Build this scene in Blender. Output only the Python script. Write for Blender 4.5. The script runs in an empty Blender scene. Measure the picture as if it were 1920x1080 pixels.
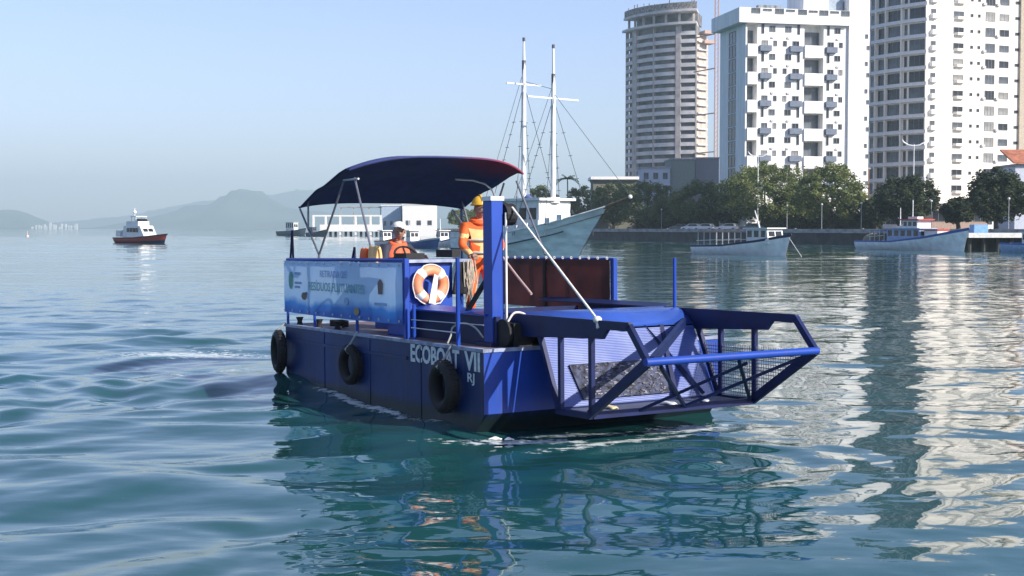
import bpy, bmesh, math, random
import numpy as np
from mathutils import Vector, Matrix, Quaternion
R = math.radians
random.seed(7)
scene = bpy.context.scene
col = scene.collection

# ------------------------------------------------------------------ camera
FPX, CAM_H, HORIZON = 2500.0, 2.35, 428.0
cam_d = bpy.data.cameras.new('camera'); cam = bpy.data.objects.new('camera', cam_d); col.objects.link(cam)
cam_d.sensor_width = 36; cam_d.lens = 36 * FPX / 1920; cam_d.clip_start = .1; cam_d.clip_end = 30000
cam.location = (0, 0, CAM_H); cam.rotation_euler = (R(90) - math.atan((540 - HORIZON) / FPX), 0, 0)
scene.camera = cam

# ------------------------------------------------------------------ sky, sun, exposure
SUN_AZ, SUN_EL = R(55), R(29.6)          # azimuth measured to the right of "towards the camera"
S = Vector((math.sin(SUN_AZ) * math.cos(SUN_EL), -math.cos(SUN_AZ) * math.cos(SUN_EL), math.sin(SUN_EL)))
world = bpy.data.worlds.new('World'); scene.world = world; world.use_nodes = True
wn = world.node_tree; bg = wn.nodes['Background']
sky = wn.nodes.new('ShaderNodeTexSky'); sky.sky_type = 'NISHITA'; sky.sun_disc = False
sky.sun_elevation = SUN_EL; sky.sun_rotation = math.atan2(S.x, S.y)
sky.air_density = 1.0; sky.dust_density = .7; sky.ozone_density = 2.2
tint = wn.nodes.new('ShaderNodeMix'); tint.data_type = 'RGBA'; tint.blend_type = 'MULTIPLY'; tint.inputs[0].default_value = 1; tint.inputs[7].default_value = (.92, .835, 1.02, 1)   # cooler, less green air
wn.links.new(sky.outputs[0], tint.inputs[6]); wn.links.new(tint.outputs[2], bg.inputs[0]); bg.inputs[1].default_value = 0.116
sun_d = bpy.data.lights.new('sun', 'SUN'); sun_d.energy = 4.6; sun_d.angle = R(.53); sun_d.color = (1, .93, .82)
sun = bpy.data.objects.new('sun', sun_d); col.objects.link(sun)
sun.rotation_euler = S.to_track_quat('Z', 'Y').to_euler(); sun.location = S * 60
vs = scene.view_settings; vs.view_transform = 'Standard'; vs.look = 'None'; vs.exposure = 0.8; vs.gamma = 1; vs.use_curve_mapping = False
scene.cycles.use_denoising = True
scene.cycles.max_bounces = 8; scene.cycles.volume_bounces = 0
scene.cycles.caustics_reflective = False; scene.cycles.caustics_refractive = False

# ------------------------------------------------------------------ materials
MATS = {}
def M(name, c, rough=.5, metal=0., var=.12, scale=3., bump=0., bscale=None, spec=.5, c2=None, detail=4., stretch=None, transl=0.):
    """principled colour with a noise drift between two tints and optional fine relief"""
    if name in MATS: return MATS[name]
    m = bpy.data.materials.new(name); m.use_nodes = True; nt = m.node_tree; N = nt.nodes; L = nt.links
    b = N['Principled BSDF']; b.inputs['Roughness'].default_value = rough; b.inputs['Metallic'].default_value = metal
    b.inputs['Specular IOR Level'].default_value = spec
    tc = N.new('ShaderNodeTexCoord'); src = tc.outputs['Object']
    if stretch:
        mp = N.new('ShaderNodeMapping'); mp.inputs['Scale'].default_value = stretch; L.new(src, mp.inputs[0]); src = mp.outputs[0]
    nz = N.new('ShaderNodeTexNoise'); nz.inputs['Scale'].default_value = scale; nz.inputs['Detail'].default_value = detail; L.new(src, nz.inputs[0])
    rp = N.new('ShaderNodeValToRGB'); rp.color_ramp.elements[0].position = .32; rp.color_ramp.elements[1].position = .68
    a = c2 if c2 else tuple(max(0, x * (1 - var * 1.6)) for x in c)
    d = c if c2 else tuple(min(1, x * (1 + var)) for x in c)
    rp.color_ramp.elements[0].color = (*a, 1); rp.color_ramp.elements[1].color = (*d, 1)
    L.new(nz.outputs[0], rp.inputs[0]); L.new(rp.outputs[0], b.inputs['Base Color'])
    if bump:
        n2 = N.new('ShaderNodeTexNoise'); n2.inputs['Scale'].default_value = bscale or scale * 6; n2.inputs['Detail'].default_value = 3; L.new(src, n2.inputs[0])
        bp = N.new('ShaderNodeBump'); bp.inputs['Strength'].default_value = bump; bp.inputs['Distance'].default_value = .02
        L.new(n2.outputs[0], bp.inputs['Height']); L.new(bp.outputs[0], b.inputs['Normal'])
    if transl:
        b.inputs['Subsurface Weight'].default_value = 0
        tr = N.new('ShaderNodeBsdfTranslucent'); L.new(rp.outputs[0], tr.inputs[0]); mx = N.new('ShaderNodeMixShader'); mx.inputs[0].default_value = transl
        out = N['Material Output']; L.new(b.outputs[0], mx.inputs[1]); L.new(tr.outputs[0], mx.inputs[2]); L.new(mx.outputs[0], out.inputs[0])
    MATS[name] = m
    return m

# ------------------------------------------------------------------ mesh helpers
def perp(d):
    d = d.normalized(); a = Vector((0, 0, 1)) if abs(d.z) < .95 else Vector((1, 0, 0))
    u = d.cross(a).normalized(); return u, d.cross(u).normalized()
class MB:
    def __init__(s): s.v = []; s.f = []; s.mi = []; s.cur = 0
    def add(s, vs_, fs_):
        o = len(s.v); s.v += [tuple(p) for p in vs_]; s.f += [tuple(i + o for i in f) for f in fs_]; s.mi += [s.cur] * len(fs_); return s
    def box(s, c, d, rz=0, ry=0):
        c = Vector(c); q = Matrix.Rotation(rz, 3, 'Z') @ Matrix.Rotation(ry, 3, 'Y')
        P = [c + q @ Vector((x * d[0] / 2, y * d[1] / 2, z * d[2] / 2)) for x in (-1, 1) for y in (-1, 1) for z in (-1, 1)]
        return s.add(P, [(0, 1, 3, 2), (4, 6, 7, 5), (0, 4, 5, 1), (2, 3, 7, 6), (0, 2, 6, 4), (1, 5, 7, 3)])
    def bx(s, x0, x1, y0, y1, z0, z1): return s.box(((x0 + x1) / 2, (y0 + y1) / 2, (z0 + z1) / 2), (abs(x1 - x0), abs(y1 - y0), abs(z1 - z0)))
    def bar(s, a, b, w, h=None, up=None):
        a, b = Vector(a), Vector(b); d = (b - a).normalized(); h = h or w
        up = Vector(up) if up else (Vector((0, 0, 1)) if abs(d.z) < .95 else Vector((1, 0, 0)))
        u = d.cross(up).normalized() * w / 2; v = u.cross(d).normalized() * h / 2
        P = [e + i * u + j * v for e in (a, b) for i, j in ((-1, -1), (1, -1), (1, 1), (-1, 1))]
        return s.add(P, [(3, 2, 1, 0), (4, 5, 6, 7), (0, 1, 5, 4), (1, 2, 6, 5), (2, 3, 7, 6), (3, 0, 4, 7)])
    def tube(s, pts, r, n=8, closed=False, cap=True):
        pts = [Vector(p) for p in pts]; K = len(pts); rs = r if hasattr(r, '__len__') else [r] * K
        P = []; pu = None
        for i, p in enumerate(pts):
            d = (pts[(i + 1) % K] - pts[i - 1]) if closed or 0 < i < K - 1 else (pts[1] - pts[0] if i == 0 else pts[-1] - pts[-2])
            if d.length < 1e-9: d = Vector((0, 0, 1))
            d.normalize()
            if pu is None: u, _ = perp(d)
            else:
                u = pu - d * pu.dot(d); u = u.normalized() if u.length > 1e-6 else perp(d)[0]
            pu = u; v = d.cross(u)
            for k in range(n): t = 2 * math.pi * k / n; P.append(p + (u * math.cos(t) + v * math.sin(t)) * rs[i])
        F = [(i * n + k, i * n + (k + 1) % n, ((i + 1) % K) * n + (k + 1) % n, ((i + 1) % K) * n + k) for i in range(K if closed else K - 1) for k in range(n)]
        if cap and not closed: F += [tuple(range(n - 1, -1, -1)), tuple((K - 1) * n + k for k in range(n))]
        return s.add(P, F)
    def prism(s, poly, off):
        """planar polygon (3-D points) pushed along off"""
        n = len(poly); off = Vector(off); P = [Vector(p) for p in poly] + [Vector(p) + off for p in poly]
        return s.add(P, [tuple(range(n - 1, -1, -1)), tuple(range(n, 2 * n))] + [(i, (i + 1) % n, n + (i + 1) % n, n + i) for i in range(n)])
    def grid(s, fn, nu, nv, flip=False):
        P = [fn(i / nu, j / nv) for i in range(nu + 1) for j in range(nv + 1)]
        F = [(i * (nv + 1) + j, (i + 1) * (nv + 1) + j, (i + 1) * (nv + 1) + j + 1, i * (nv + 1) + j + 1) for i in range(nu) for j in range(nv)]
        if flip: F = [f[::-1] for f in F]
        return s.add(P, F)
    def sphere(s, c, r, nu=12, nv=8):
        c = Vector(c); r = r if hasattr(r, '__len__') else (r, r, r)
        P = [c + Vector((0, 0, -r[2])), c + Vector((0, 0, r[2]))]
        for j in range(1, nv):
            a = -math.pi / 2 + math.pi * j / nv
            for i in range(nu): t = 2 * math.pi * i / nu; P.append(c + Vector((r[0] * math.cos(a) * math.cos(t), r[1] * math.cos(a) * math.sin(t), r[2] * math.sin(a))))
        F = []
        for i in range(nu):
            k = (i + 1) % nu; F.append((0, 2 + k, 2 + i)); F.append((1, 2 + (nv - 2) * nu + i, 2 + (nv - 2) * nu + k))
            for j in range(nv - 2): F.append((2 + j * nu + i, 2 + j * nu + k, 2 + (j + 1) * nu + k, 2 + (j + 1) * nu + i))
        return s.add(P, F)
    def torus(s, c, R_, r, axis, nu=28, nv=10, sq=1.0):
        u, v = perp(Vector(axis)); c = Vector(c); w = Vector(axis).normalized()
        P = []
        for i in range(nu):
            t = 2 * math.pi * i / nu; d = u * math.cos(t) + v * math.sin(t)
            for j in range(nv):
                a = 2 * math.pi * j / nv; P.append(c + d * (R_ + r * math.cos(a)) + w * r * sq * math.sin(a))
        return s.add(P, [(i * nv + j, ((i + 1) % nu) * nv + j, ((i + 1) % nu) * nv + (j + 1) % nv, i * nv + (j + 1) % nv) for i in range(nu) for j in range(nv)])
    def mesh(s, name, mats, smooth=False):
        me = bpy.data.meshes.new(name); me.from_pydata(s.v, [], s.f)
        for m in (mats if isinstance(mats, (list, tuple)) else [mats]): me.materials.append(m)
        if any(s.mi): me.polygons.foreach_set('material_index', s.mi)
        bm = bmesh.new(); bm.from_mesh(me); bmesh.ops.recalc_face_normals(bm, faces=bm.faces); bm.to_mesh(me); bm.free()
        if smooth: me.polygons.foreach_set('use_smooth', [True] * len(me.polygons)); me.set_sharp_from_angle(angle=R(40))
        me.update(); return me
    def build(s, name, mats, parent=None, smooth=False, **k): return link(name, s.mesh(name, mats, smooth), parent, **k)
def link(name, me, parent=None, mw=None):
    o = bpy.data.objects.new(name, me); col.objects.link(o)
    if parent is not None: o.parent = parent
    if mw is not None:
        if parent is None: o.matrix_world = mw
        else: o.matrix_local = mw
    return o
def tag(o, label, cat, group=None, kind=None):
    if label: o['label'] = label
    if cat: o['category'] = cat
    if group: o['group'] = group
    if kind: o['kind'] = kind
    return o
def struct(o): o['kind'] = 'structure'; return o
def empty(name, mw, label, cat, group=None):
    o = bpy.data.objects.new(name, None); o.empty_display_size = .3; col.objects.link(o); o.matrix_world = mw
    return tag(o, label, cat, group)
def T(x, y, z, rz=0, s=1): return Matrix.Translation((x, y, z)) @ Matrix.Rotation(rz, 4, 'Z') @ Matrix.Scale(s, 4)
def bev(o, w=.01, seg=2):
    m = o.modifiers.new('bevel', 'BEVEL'); m.width = w; m.segments = seg; m.limit_method = 'ANGLE'; m.angle_limit = R(40); return o
def text_mesh(txt, size, bold=.0, ext=.001, width=None, align='LEFT'):
    cu = bpy.data.curves.new('lettering', 'FONT'); cu.body = txt; cu.size = size; cu.extrude = ext; cu.offset = bold; cu.align_x = align; cu.resolution_u = 3
    ob = bpy.data.objects.new('lettering', cu); col.objects.link(ob); bpy.context.view_layer.update()
    dg = bpy.context.evaluated_depsgraph_get(); me = bpy.data.meshes.new_from_object(ob.evaluated_get(dg)); me.name = 'lettering'
    bpy.data.objects.remove(ob); bpy.data.curves.remove(cu)
    if width:
        xs = [v.co.x for v in me.vertices]; k = width / (max(xs) - min(xs)); x0 = min(xs)
        for v in me.vertices: v.co.x = (v.co.x - x0) * k
    return me
def smooth01(a, b, x): t = np.clip((x - a) / (b - a), 0, 1); return t * t * (3 - 2 * t)
def ipt(t, pts):
    """piecewise cosine-free linear interpolation of a profile [(t,v)...]"""
    return float(np.interp(t, [p[0] for p in pts], [p[1] for p in pts]))

# ------------------------------------------------------------------ frames of reference taken from the place
YAW, TRIM, ROLL = -1.023, .0127, .0026
fw = Vector((math.cos(YAW) * math.cos(TRIM), math.sin(YAW) * math.cos(TRIM), math.sin(TRIM)))
lf = Vector((-math.sin(YAW), math.cos(YAW), 0)); up_ = fw.cross(lf); lf = lf * math.cos(ROLL) + up_ * math.sin(ROLL); up_ = fw.cross(lf)
BM = Matrix(((fw.x, lf.x, up_.x, -3.405), (fw.y, lf.y, up_.y, 20.042), (fw.z, lf.z, up_.z, 0), (0, 0, 0, 1)))   # workboat: x forward, y to the far side, z up
def gx(px, Y): return (px - 960) / FPX * Y      # world x of something at distance Y seen in that column
def gz(py, Y): return CAM_H + (HORIZON - py) / FPX * Y

# ================================================================== WATER
def make_water():
    rng = np.random.default_rng(11)
    rad = np.concatenate([np.geomspace(2.5, 6.4, 40)[:-1], np.geomspace(6.4, 60, 620)[:-1], np.geomspace(60, 400, 190)[:-1], np.geomspace(400, 9000, 40)])
    inner = np.linspace(R(-32), R(32), 620)
    ang = np.concatenate([np.linspace(R(-180), R(-32), 36)[:-1], inner, np.linspace(R(32), R(180), 36)[1:]])
    A, Q = np.meshgrid(ang, rad, indexing='xy'); X = Q * np.sin(A); Y = Q * np.cos(A)
    def vn(x, y, s, seed):                       # smooth drift, used to make calm and rough patches
        r = np.random.default_rng(seed); o = np.zeros_like(x)
        for k in range(7):
            th = r.uniform(0, 6.28); w = s * r.uniform(.6, 1.7); o += np.cos(x * np.cos(th) / w * 6.28 + y * np.sin(th) / w * 6.28 + r.uniform(0, 6.28))
        return o / 3.7
    wx = X + .35 * vn(X, Y, 3.1, 1); wy = Y + .35 * vn(X, Y, 3.7, 2)
    Z = np.zeros_like(X)
    left = smooth01(-1.0, -5.2, X + .16 * (Y - 20)); near = smooth01(60, 14, Y)
    swell = .26 + .72 * left * near + .25 * (1 - smooth01(20, 60, Y))
    for i in range(26):                          # longer waves, crests roughly across the view
        lam = rng.uniform(.75, 3.9); th = R(-90) + R(22) + rng.normal(0, .5); k = 2 * math.pi / lam
        ph = k * (wx * np.cos(th) + wy * np.sin(th)) + rng.uniform(0, 6.28)
        Z += swell * .0028 * lam * (np.cos(ph) + .18 * np.cos(2 * ph))
    rip = (.42 + .3 * vn(X, Y, 9, 3)) * (1 + .6 * left) * (1 - .35 * smooth01(19, 13, Y) * (1 - left))
    fade = smooth01(140, 35, Q)
    for i in range(46):                          # short ripples
        lam = math.exp(rng.uniform(math.log(.30), math.log(1.2))); th = R(-90) + rng.normal(0, .75); k = 2 * math.pi / lam
        Z += fade * rip * .00135 * lam * np.cos(k * (wx * np.cos(th) + wy * np.sin(th)) + rng.uniform(0, 6.28))
    for i in range(12):                          # open-water chop far out
        lam = rng.uniform(3, 9); th = R(-90) + rng.normal(0, .5); k = 2 * math.pi / lam
        Z += smooth01(40, 120, Q) * smooth01(900, 300, Q) * .0016 * lam * np.cos(k * (X * np.cos(th) + Y * np.sin(th)) + rng.uniform(0, 6.28))
    # wake thrown out on the near side of the stern: short curved crests
    bx, by = -3.4, 20.0
    d = np.hypot(X - bx - .2, (Y - by) * .8); aa = np.arctan2(Y - by, X - bx)
    wk = np.exp(-((d - 2.6) / 2.0) ** 2) * smooth01(-.2, -1.4, X - bx + .25 * (Y - by)) * smooth01(6, 1, np.abs(Y - by + 1.2))
    Z += wk * .030 * np.cos(d * 2 * math.pi / .95 + 1.5 * np.sin(aa * 3))
    # stern wave piled against the near quarter
    lx = (X + 3.405) * fw.x + (Y - 20.042) * fw.y; ly = (X + 3.405) * lf.x + (Y - 20.042) * lf.y
    Z += .15 * np.exp(-((lx + .1) / 1.5) ** 2) * np.exp(-((ly - .4) / 1.5) ** 2) + .04 * np.exp(-(ly / .35) ** 2) * smooth01(-1, .5, lx) * smooth01(6.6, 5, lx) * (1 + .6 * np.sin(lx * 4.1))
    # bow wave under the basket
    bw = np.array((1.9, 13.2)); d2 = np.hypot(X - bw[0], Y - bw[1]); Z += .018 * np.exp(-(d2 / 1.6) ** 2) * np.cos(d2 * 9)
    Z *= smooth01(3.0, 5.0, Q); Z[:, np.abs(ang) > R(33)] *= .3
    nr, na = Q.shape; P = np.stack([X, Y, Z], -1).reshape(-1, 3)
    idx = np.arange(nr * na).reshape(nr, na)
    F = np.stack([idx[:-1, :-1], idx[:-1, 1:], idx[1:, 1:], idx[1:, :-1]], -1).reshape(-1, 4)[:, ::-1]
    c0 = len(P); P = np.vstack([P, [[0, 0, 0]]])
    me = bpy.data.meshes.new('water'); nq = len(F); nt = na - 1
    me.vertices.add(len(P)); me.vertices.foreach_set('co', P.ravel())
    tri = np.stack([np.full(nt, c0), idx[0, 1:], idx[0, :-1]], -1)
    me.loops.add(nq * 4 + nt * 3); me.loops.foreach_set('vertex_index', np.concatenate([F.ravel(), tri.ravel()]).astype(np.int32))
    me.polygons.add(nq + nt)
    me.polygons.foreach_set('loop_start', np.concatenate([np.arange(nq) * 4, nq * 4 + np.arange(nt) * 3]).astype(np.int32))
    me.polygons.foreach_set('loop_total', np.concatenate([np.full(nq, 4), np.full(nt, 3)]).astype(np.int32))
    me.polygons.foreach_set('use_smooth', np.ones(nq + nt, dtype=bool)); me.update(calc_edges=True); me.validate()
    m = bpy.data.materials.new('sea_water'); m.use_nodes = True; N = m.node_tree.nodes; L = m.node_tree.links; b = N['Principled BSDF']
    b.inputs['Roughness'].default_value = .035; b.inputs['IOR'].default_value = 1.5
    tc = N.new('ShaderNodeTexCoord')
    n1 = N.new('ShaderNodeTexNoise'); n1.inputs['Scale'].default_value = .12; n1.inputs['Detail'].default_value = 3; L.new(tc.outputs['Object'], n1.inputs[0])
    rp = N.new('ShaderNodeValToRGB'); rp.color_ramp.elements[0].color = (.011, .062, .053, 1); rp.color_ramp.elements[1].color = (.015, .084, .095, 1)
    rp.color_ramp.elements[0].position = .3; rp.color_ramp.elements[1].position = .7; L.new(n1.outputs[0], rp.inputs[0])
    mp = N.new('ShaderNodeMapping'); mp.inputs['Scale'].default_value = (1, 1.5, 1); L.new(tc.outputs['Object'], mp.inputs[0])
    def bump(scale, dist, prev, det=2):
        n = N.new('ShaderNodeTexNoise'); n.inputs['Scale'].default_value = scale; n.inputs['Detail'].default_value = det; L.new(mp.outputs[0], n.inputs[0])
        q = N.new('ShaderNodeBump'); q.inputs['Strength'].default_value = 1; q.inputs['Distance'].default_value = dist; L.new(n.outputs[0], q.inputs['Height'])
        if prev: L.new(prev.outputs[0], q.inputs['Normal'])
        return q
    q = bump(.9, .03, None); q = bump(4.5, .002, q); L.new(q.outputs[0], b.inputs['Normal'])
    # churned foam beside the basket and the stern (broken white water, patchy)
    def blob(cx, cy, rx, ry, rot):
        w = N.new('ShaderNodeMapping'); w.vector_type = 'TEXTURE'; w.inputs['Location'].default_value = (cx, cy, 0); w.inputs['Rotation'].default_value = (0, 0, rot); w.inputs['Scale'].default_value = (rx, ry, 1e3)
        L.new(tc.outputs['Object'], w.inputs[0]); ln = N.new('ShaderNodeVectorMath'); ln.operation = 'LENGTH'; L.new(w.outputs[0], ln.inputs[0])
        mr = N.new('ShaderNodeMapRange'); mr.inputs[1].default_value = 1; mr.inputs[2].default_value = .2; L.new(ln.outputs['Value'], mr.inputs[0]); return mr
    acc = None
    for a in ((2.05, 15.55, 1.3, .55, .5), (.75, 15.1, 1.2, .3, .2), (.1, 14.6, 1.6, .35, 0), (-6.0, 24.5, 2.4, 1.2, .1), (-5.0, 21.5, 1.3, .5, .3), (-1.93, 17.42, 3.25, .2, YAW), (1.2, 14.55, 1.9, .3, .55)):
        k = blob(*a)
        if acc is None: acc = k
        else:
            mx = N.new('ShaderNodeMath'); mx.operation = 'MAXIMUM'; L.new(acc.outputs[0], mx.inputs[0]); L.new(k.outputs[0], mx.inputs[1]); acc = mx
    nf = N.new('ShaderNodeTexNoise'); nf.inputs['Scale'].default_value = 6; nf.inputs['Detail'].default_value = 8; nf.inputs['Roughness'].default_value = .7; L.new(mp.outputs[0], nf.inputs[0])
    ad = N.new('ShaderNodeMath'); ad.operation = 'MULTIPLY_ADD'; L.new(acc.outputs[0], ad.inputs[0]); ad.inputs[1].default_value = .30; L.new(nf.outputs[0], ad.inputs[2])
    fr = N.new('ShaderNodeMapRange'); fr.inputs[1].default_value = .685; fr.inputs[2].default_value = .82; L.new(ad.outputs[0], fr.inputs[0])
    mc = N.new('ShaderNodeMix'); mc.data_type = 'RGBA'; L.new(fr.outputs[0], mc.inputs[0]); L.new(rp.outputs[0], mc.inputs[6]); mc.inputs[7].default_value = (.62, .68, .66, 1); L.new(mc.outputs[2], b.inputs['Base Color'])
    rr = N.new('ShaderNodeMapRange'); rr.inputs[3].default_value = .035; rr.inputs[4].default_value = .6; L.new(fr.outputs[0], rr.inputs[0]); L.new(rr.outputs[0], b.inputs['Roughness'])
    me.materials.append(m)
    return struct(link('water', me))
make_water()
# ================================================================== SHORE
m_conc = M('quay_concrete', (.33, .33, .32), .85, var=.25, scale=.6, bump=.3, bscale=6)
m_dark = M('wet_quay_stone', (.035, .036, .034), .7, var=.4, scale=.9, bump=.4, bscale=5)
m_pave = M('promenade_paving', (.22, .21, .19), .9, var=.15, scale=.5)
QA, QB = Vector((96, 61)), Vector((-25, 414))           # line of the quay edge
QD = (QB - QA).normalized(); QN = Vector((QD.y, -QD.x))  # QN points inland
LAND_Z = 1.75
def quay_pt(px, back=0.):
    k = (px - 960) / FPX; d = QD; a = QA + QN * back     # a.x + t d.x = k (a.y + t d.y)
    t = (k * a.y - a.x) / (d.x - k * d.y); return a + d * t
mb = MB(); mb.prism([(QA.x, QA.y, -1), (QB.x, QB.y, -1), (-5, 900, -1), (700, 900, -1), (700, 61, -1)], (0, 0, 1 + LAND_Z))
struct(mb.build('promenade', m_pave))
qlen = (QB - QA).length
wall = empty('quay_wall', T(QA.x, QA.y, 0, math.atan2(QD.y, QD.x)), 'long dark stone quay wall with a pale parapet along the promenade', 'quay wall')
n = 40; seg = qlen / n
for i in range(n):                                        # facing blocks with open joints, parapet panel on top of each
    MB().bx(i * seg + .03, (i + 1) * seg - .03, -.0 + .02, .55, -1.2, LAND_Z - .12).build('stone', m_dark, wall)
cap = MB().bx(0, qlen, -.1, .75, LAND_Z - .119, LAND_Z + .1).build('coping', m_conc, wall)
me_par = MB().bx(.12, seg - .12, -.35, -.15, LAND_Z + .08, LAND_Z + .5).mesh('parapet_panel', m_conc)
me_post = MB().bx(-.12, .118, -.4, -.1, LAND_Z + .08, LAND_Z + .58).mesh('parapet_post', M('parapet_post', (.25, .25, .24), .8))
for i in range(n):
    link('parapet_panel', me_par, wall, Matrix.Translation((i * seg, 0, 0))); link('parapet_post', me_post, wall, Matrix.Translation((i * seg, 0, 0)))

# ------------------------------------------------------------------ windows shared by the towers
m_white = M('white_render', (.80, .79, .77), .85, var=.07, scale=1.1, stretch=(1, 1, .12), detail=6)
m_frame = M('window_frame', (.20, .21, .23), .6)
GL = [M('pane_dark', (.02, .024, .03), .12, var=.5, scale=.35), M('pane_grey', (.09, .105, .12), .2, var=.4, scale=.4), M('pane_curtain', (.24, .24, .23), .5, var=.35, scale=.5)]
WIN = {}
def winmesh(w, h, g, mull=1):
    k = (round(w, 2), round(h, 2), g, mull)
    if k not in WIN:
        b = MB(); t = .07
        b.bx(-w / 2, w / 2, -.03, .04, -h / 2, h / 2); b.cur = 1
        for x0, x1, z0, z1 in ((-w / 2, -w / 2 + t, -h / 2, h / 2), (w / 2 - t, w / 2, -h / 2, h / 2), (-w / 2 + t, w / 2 - t, -h / 2, -h / 2 + t), (-w / 2 + t, w / 2 - t, h / 2 - t, h / 2)): b.bx(x0, x1, -.09, -.031, z0, z1)
        for j in range(mull): x = -w / 2 + w * (j + 1) / (mull + 1); b.bx(x - .03, x + .03, -.08, -.031, -h / 2 + t, h / 2 - t)
        WIN[k] = b.mesh('window', [GL[g], m_frame])
    return WIN[k]
def put(parent, name, me, x, y, z, rz=0): return link(name, me, parent, Matrix.Translation((x, y, z)) @ Matrix.Rotation(rz, 4, 'Z'))
def face_s(px, C, th):
    k = (px - 960) / FPX; return (k * C[1] - C[0]) / (math.cos(th) - k * math.sin(th))
def arc_plan(n0, n1, length, k):
    """points going left from the origin along a facade whose outward normal turns from n0 to n1; returns (point, normal angle, s)"""
    out = [(Vector((0, 0)), n0, 0.)]; p = Vector((0, 0)); N = 60
    for i in range(N):
        a = n0 + (n1 - n0) * (i + .5) / N; p = p + Vector((-math.cos(a), -math.sin(a))) * length / N; out.append((p.copy(), n0 + (n1 - n0) * (i + 1) / N, length * (i + 1) / N))
    return out[::max(1, N // k)]
def arc_len(C, n0, n1, px):
    lo, hi = 3., 200.
    for _ in range(40):
        m_ = (lo + hi) / 2; p = arc_plan(n0, n1, m_, 20)[-1][0]; q = 960 + FPX * (C[0] + p.x) / (C[1] + p.y)
        lo, hi = (m_, hi) if q > px else (lo, m_)
    return lo
def arc_at(arc, s):
    for (p, a, t), (p2, a2, t2) in zip(arc, arc[1:]):
        if s <= t2: f = (s - t) / (t2 - t); return p.lerp(p2, f), a + (a2 - a) * f
    return arc[-1][0], arc[-1][1]
def arc_strip(mb_, arc, s0, s1, out0, out1, z0, z1, n=12):
    """a solid band following the arc, between two offsets outward"""
    q = [arc_at(arc, s0 + (s1 - s0) * i / n) for i in range(n + 1)]; P = []
    for p, a in q:
        nn = Vector((math.sin(a), -math.cos(a)))
        for o, z in ((out0, z0), (out1, z0), (out1, z1), (out0, z1)): P.append((p.x + nn.x * o, p.y + nn.y * o, z))
    F = [(i * 4 + j, i * 4 + (j + 1) % 4, (i + 1) * 4 + (j + 1) % 4, (i + 1) * 4 + j) for i in range(n) for j in range(4)] + [(0, 1, 2, 3), (n * 4 + 3, n * 4 + 2, n * 4 + 1, n * 4)]
    return mb_.add(P, F)
rw = random.Random(3)

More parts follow.
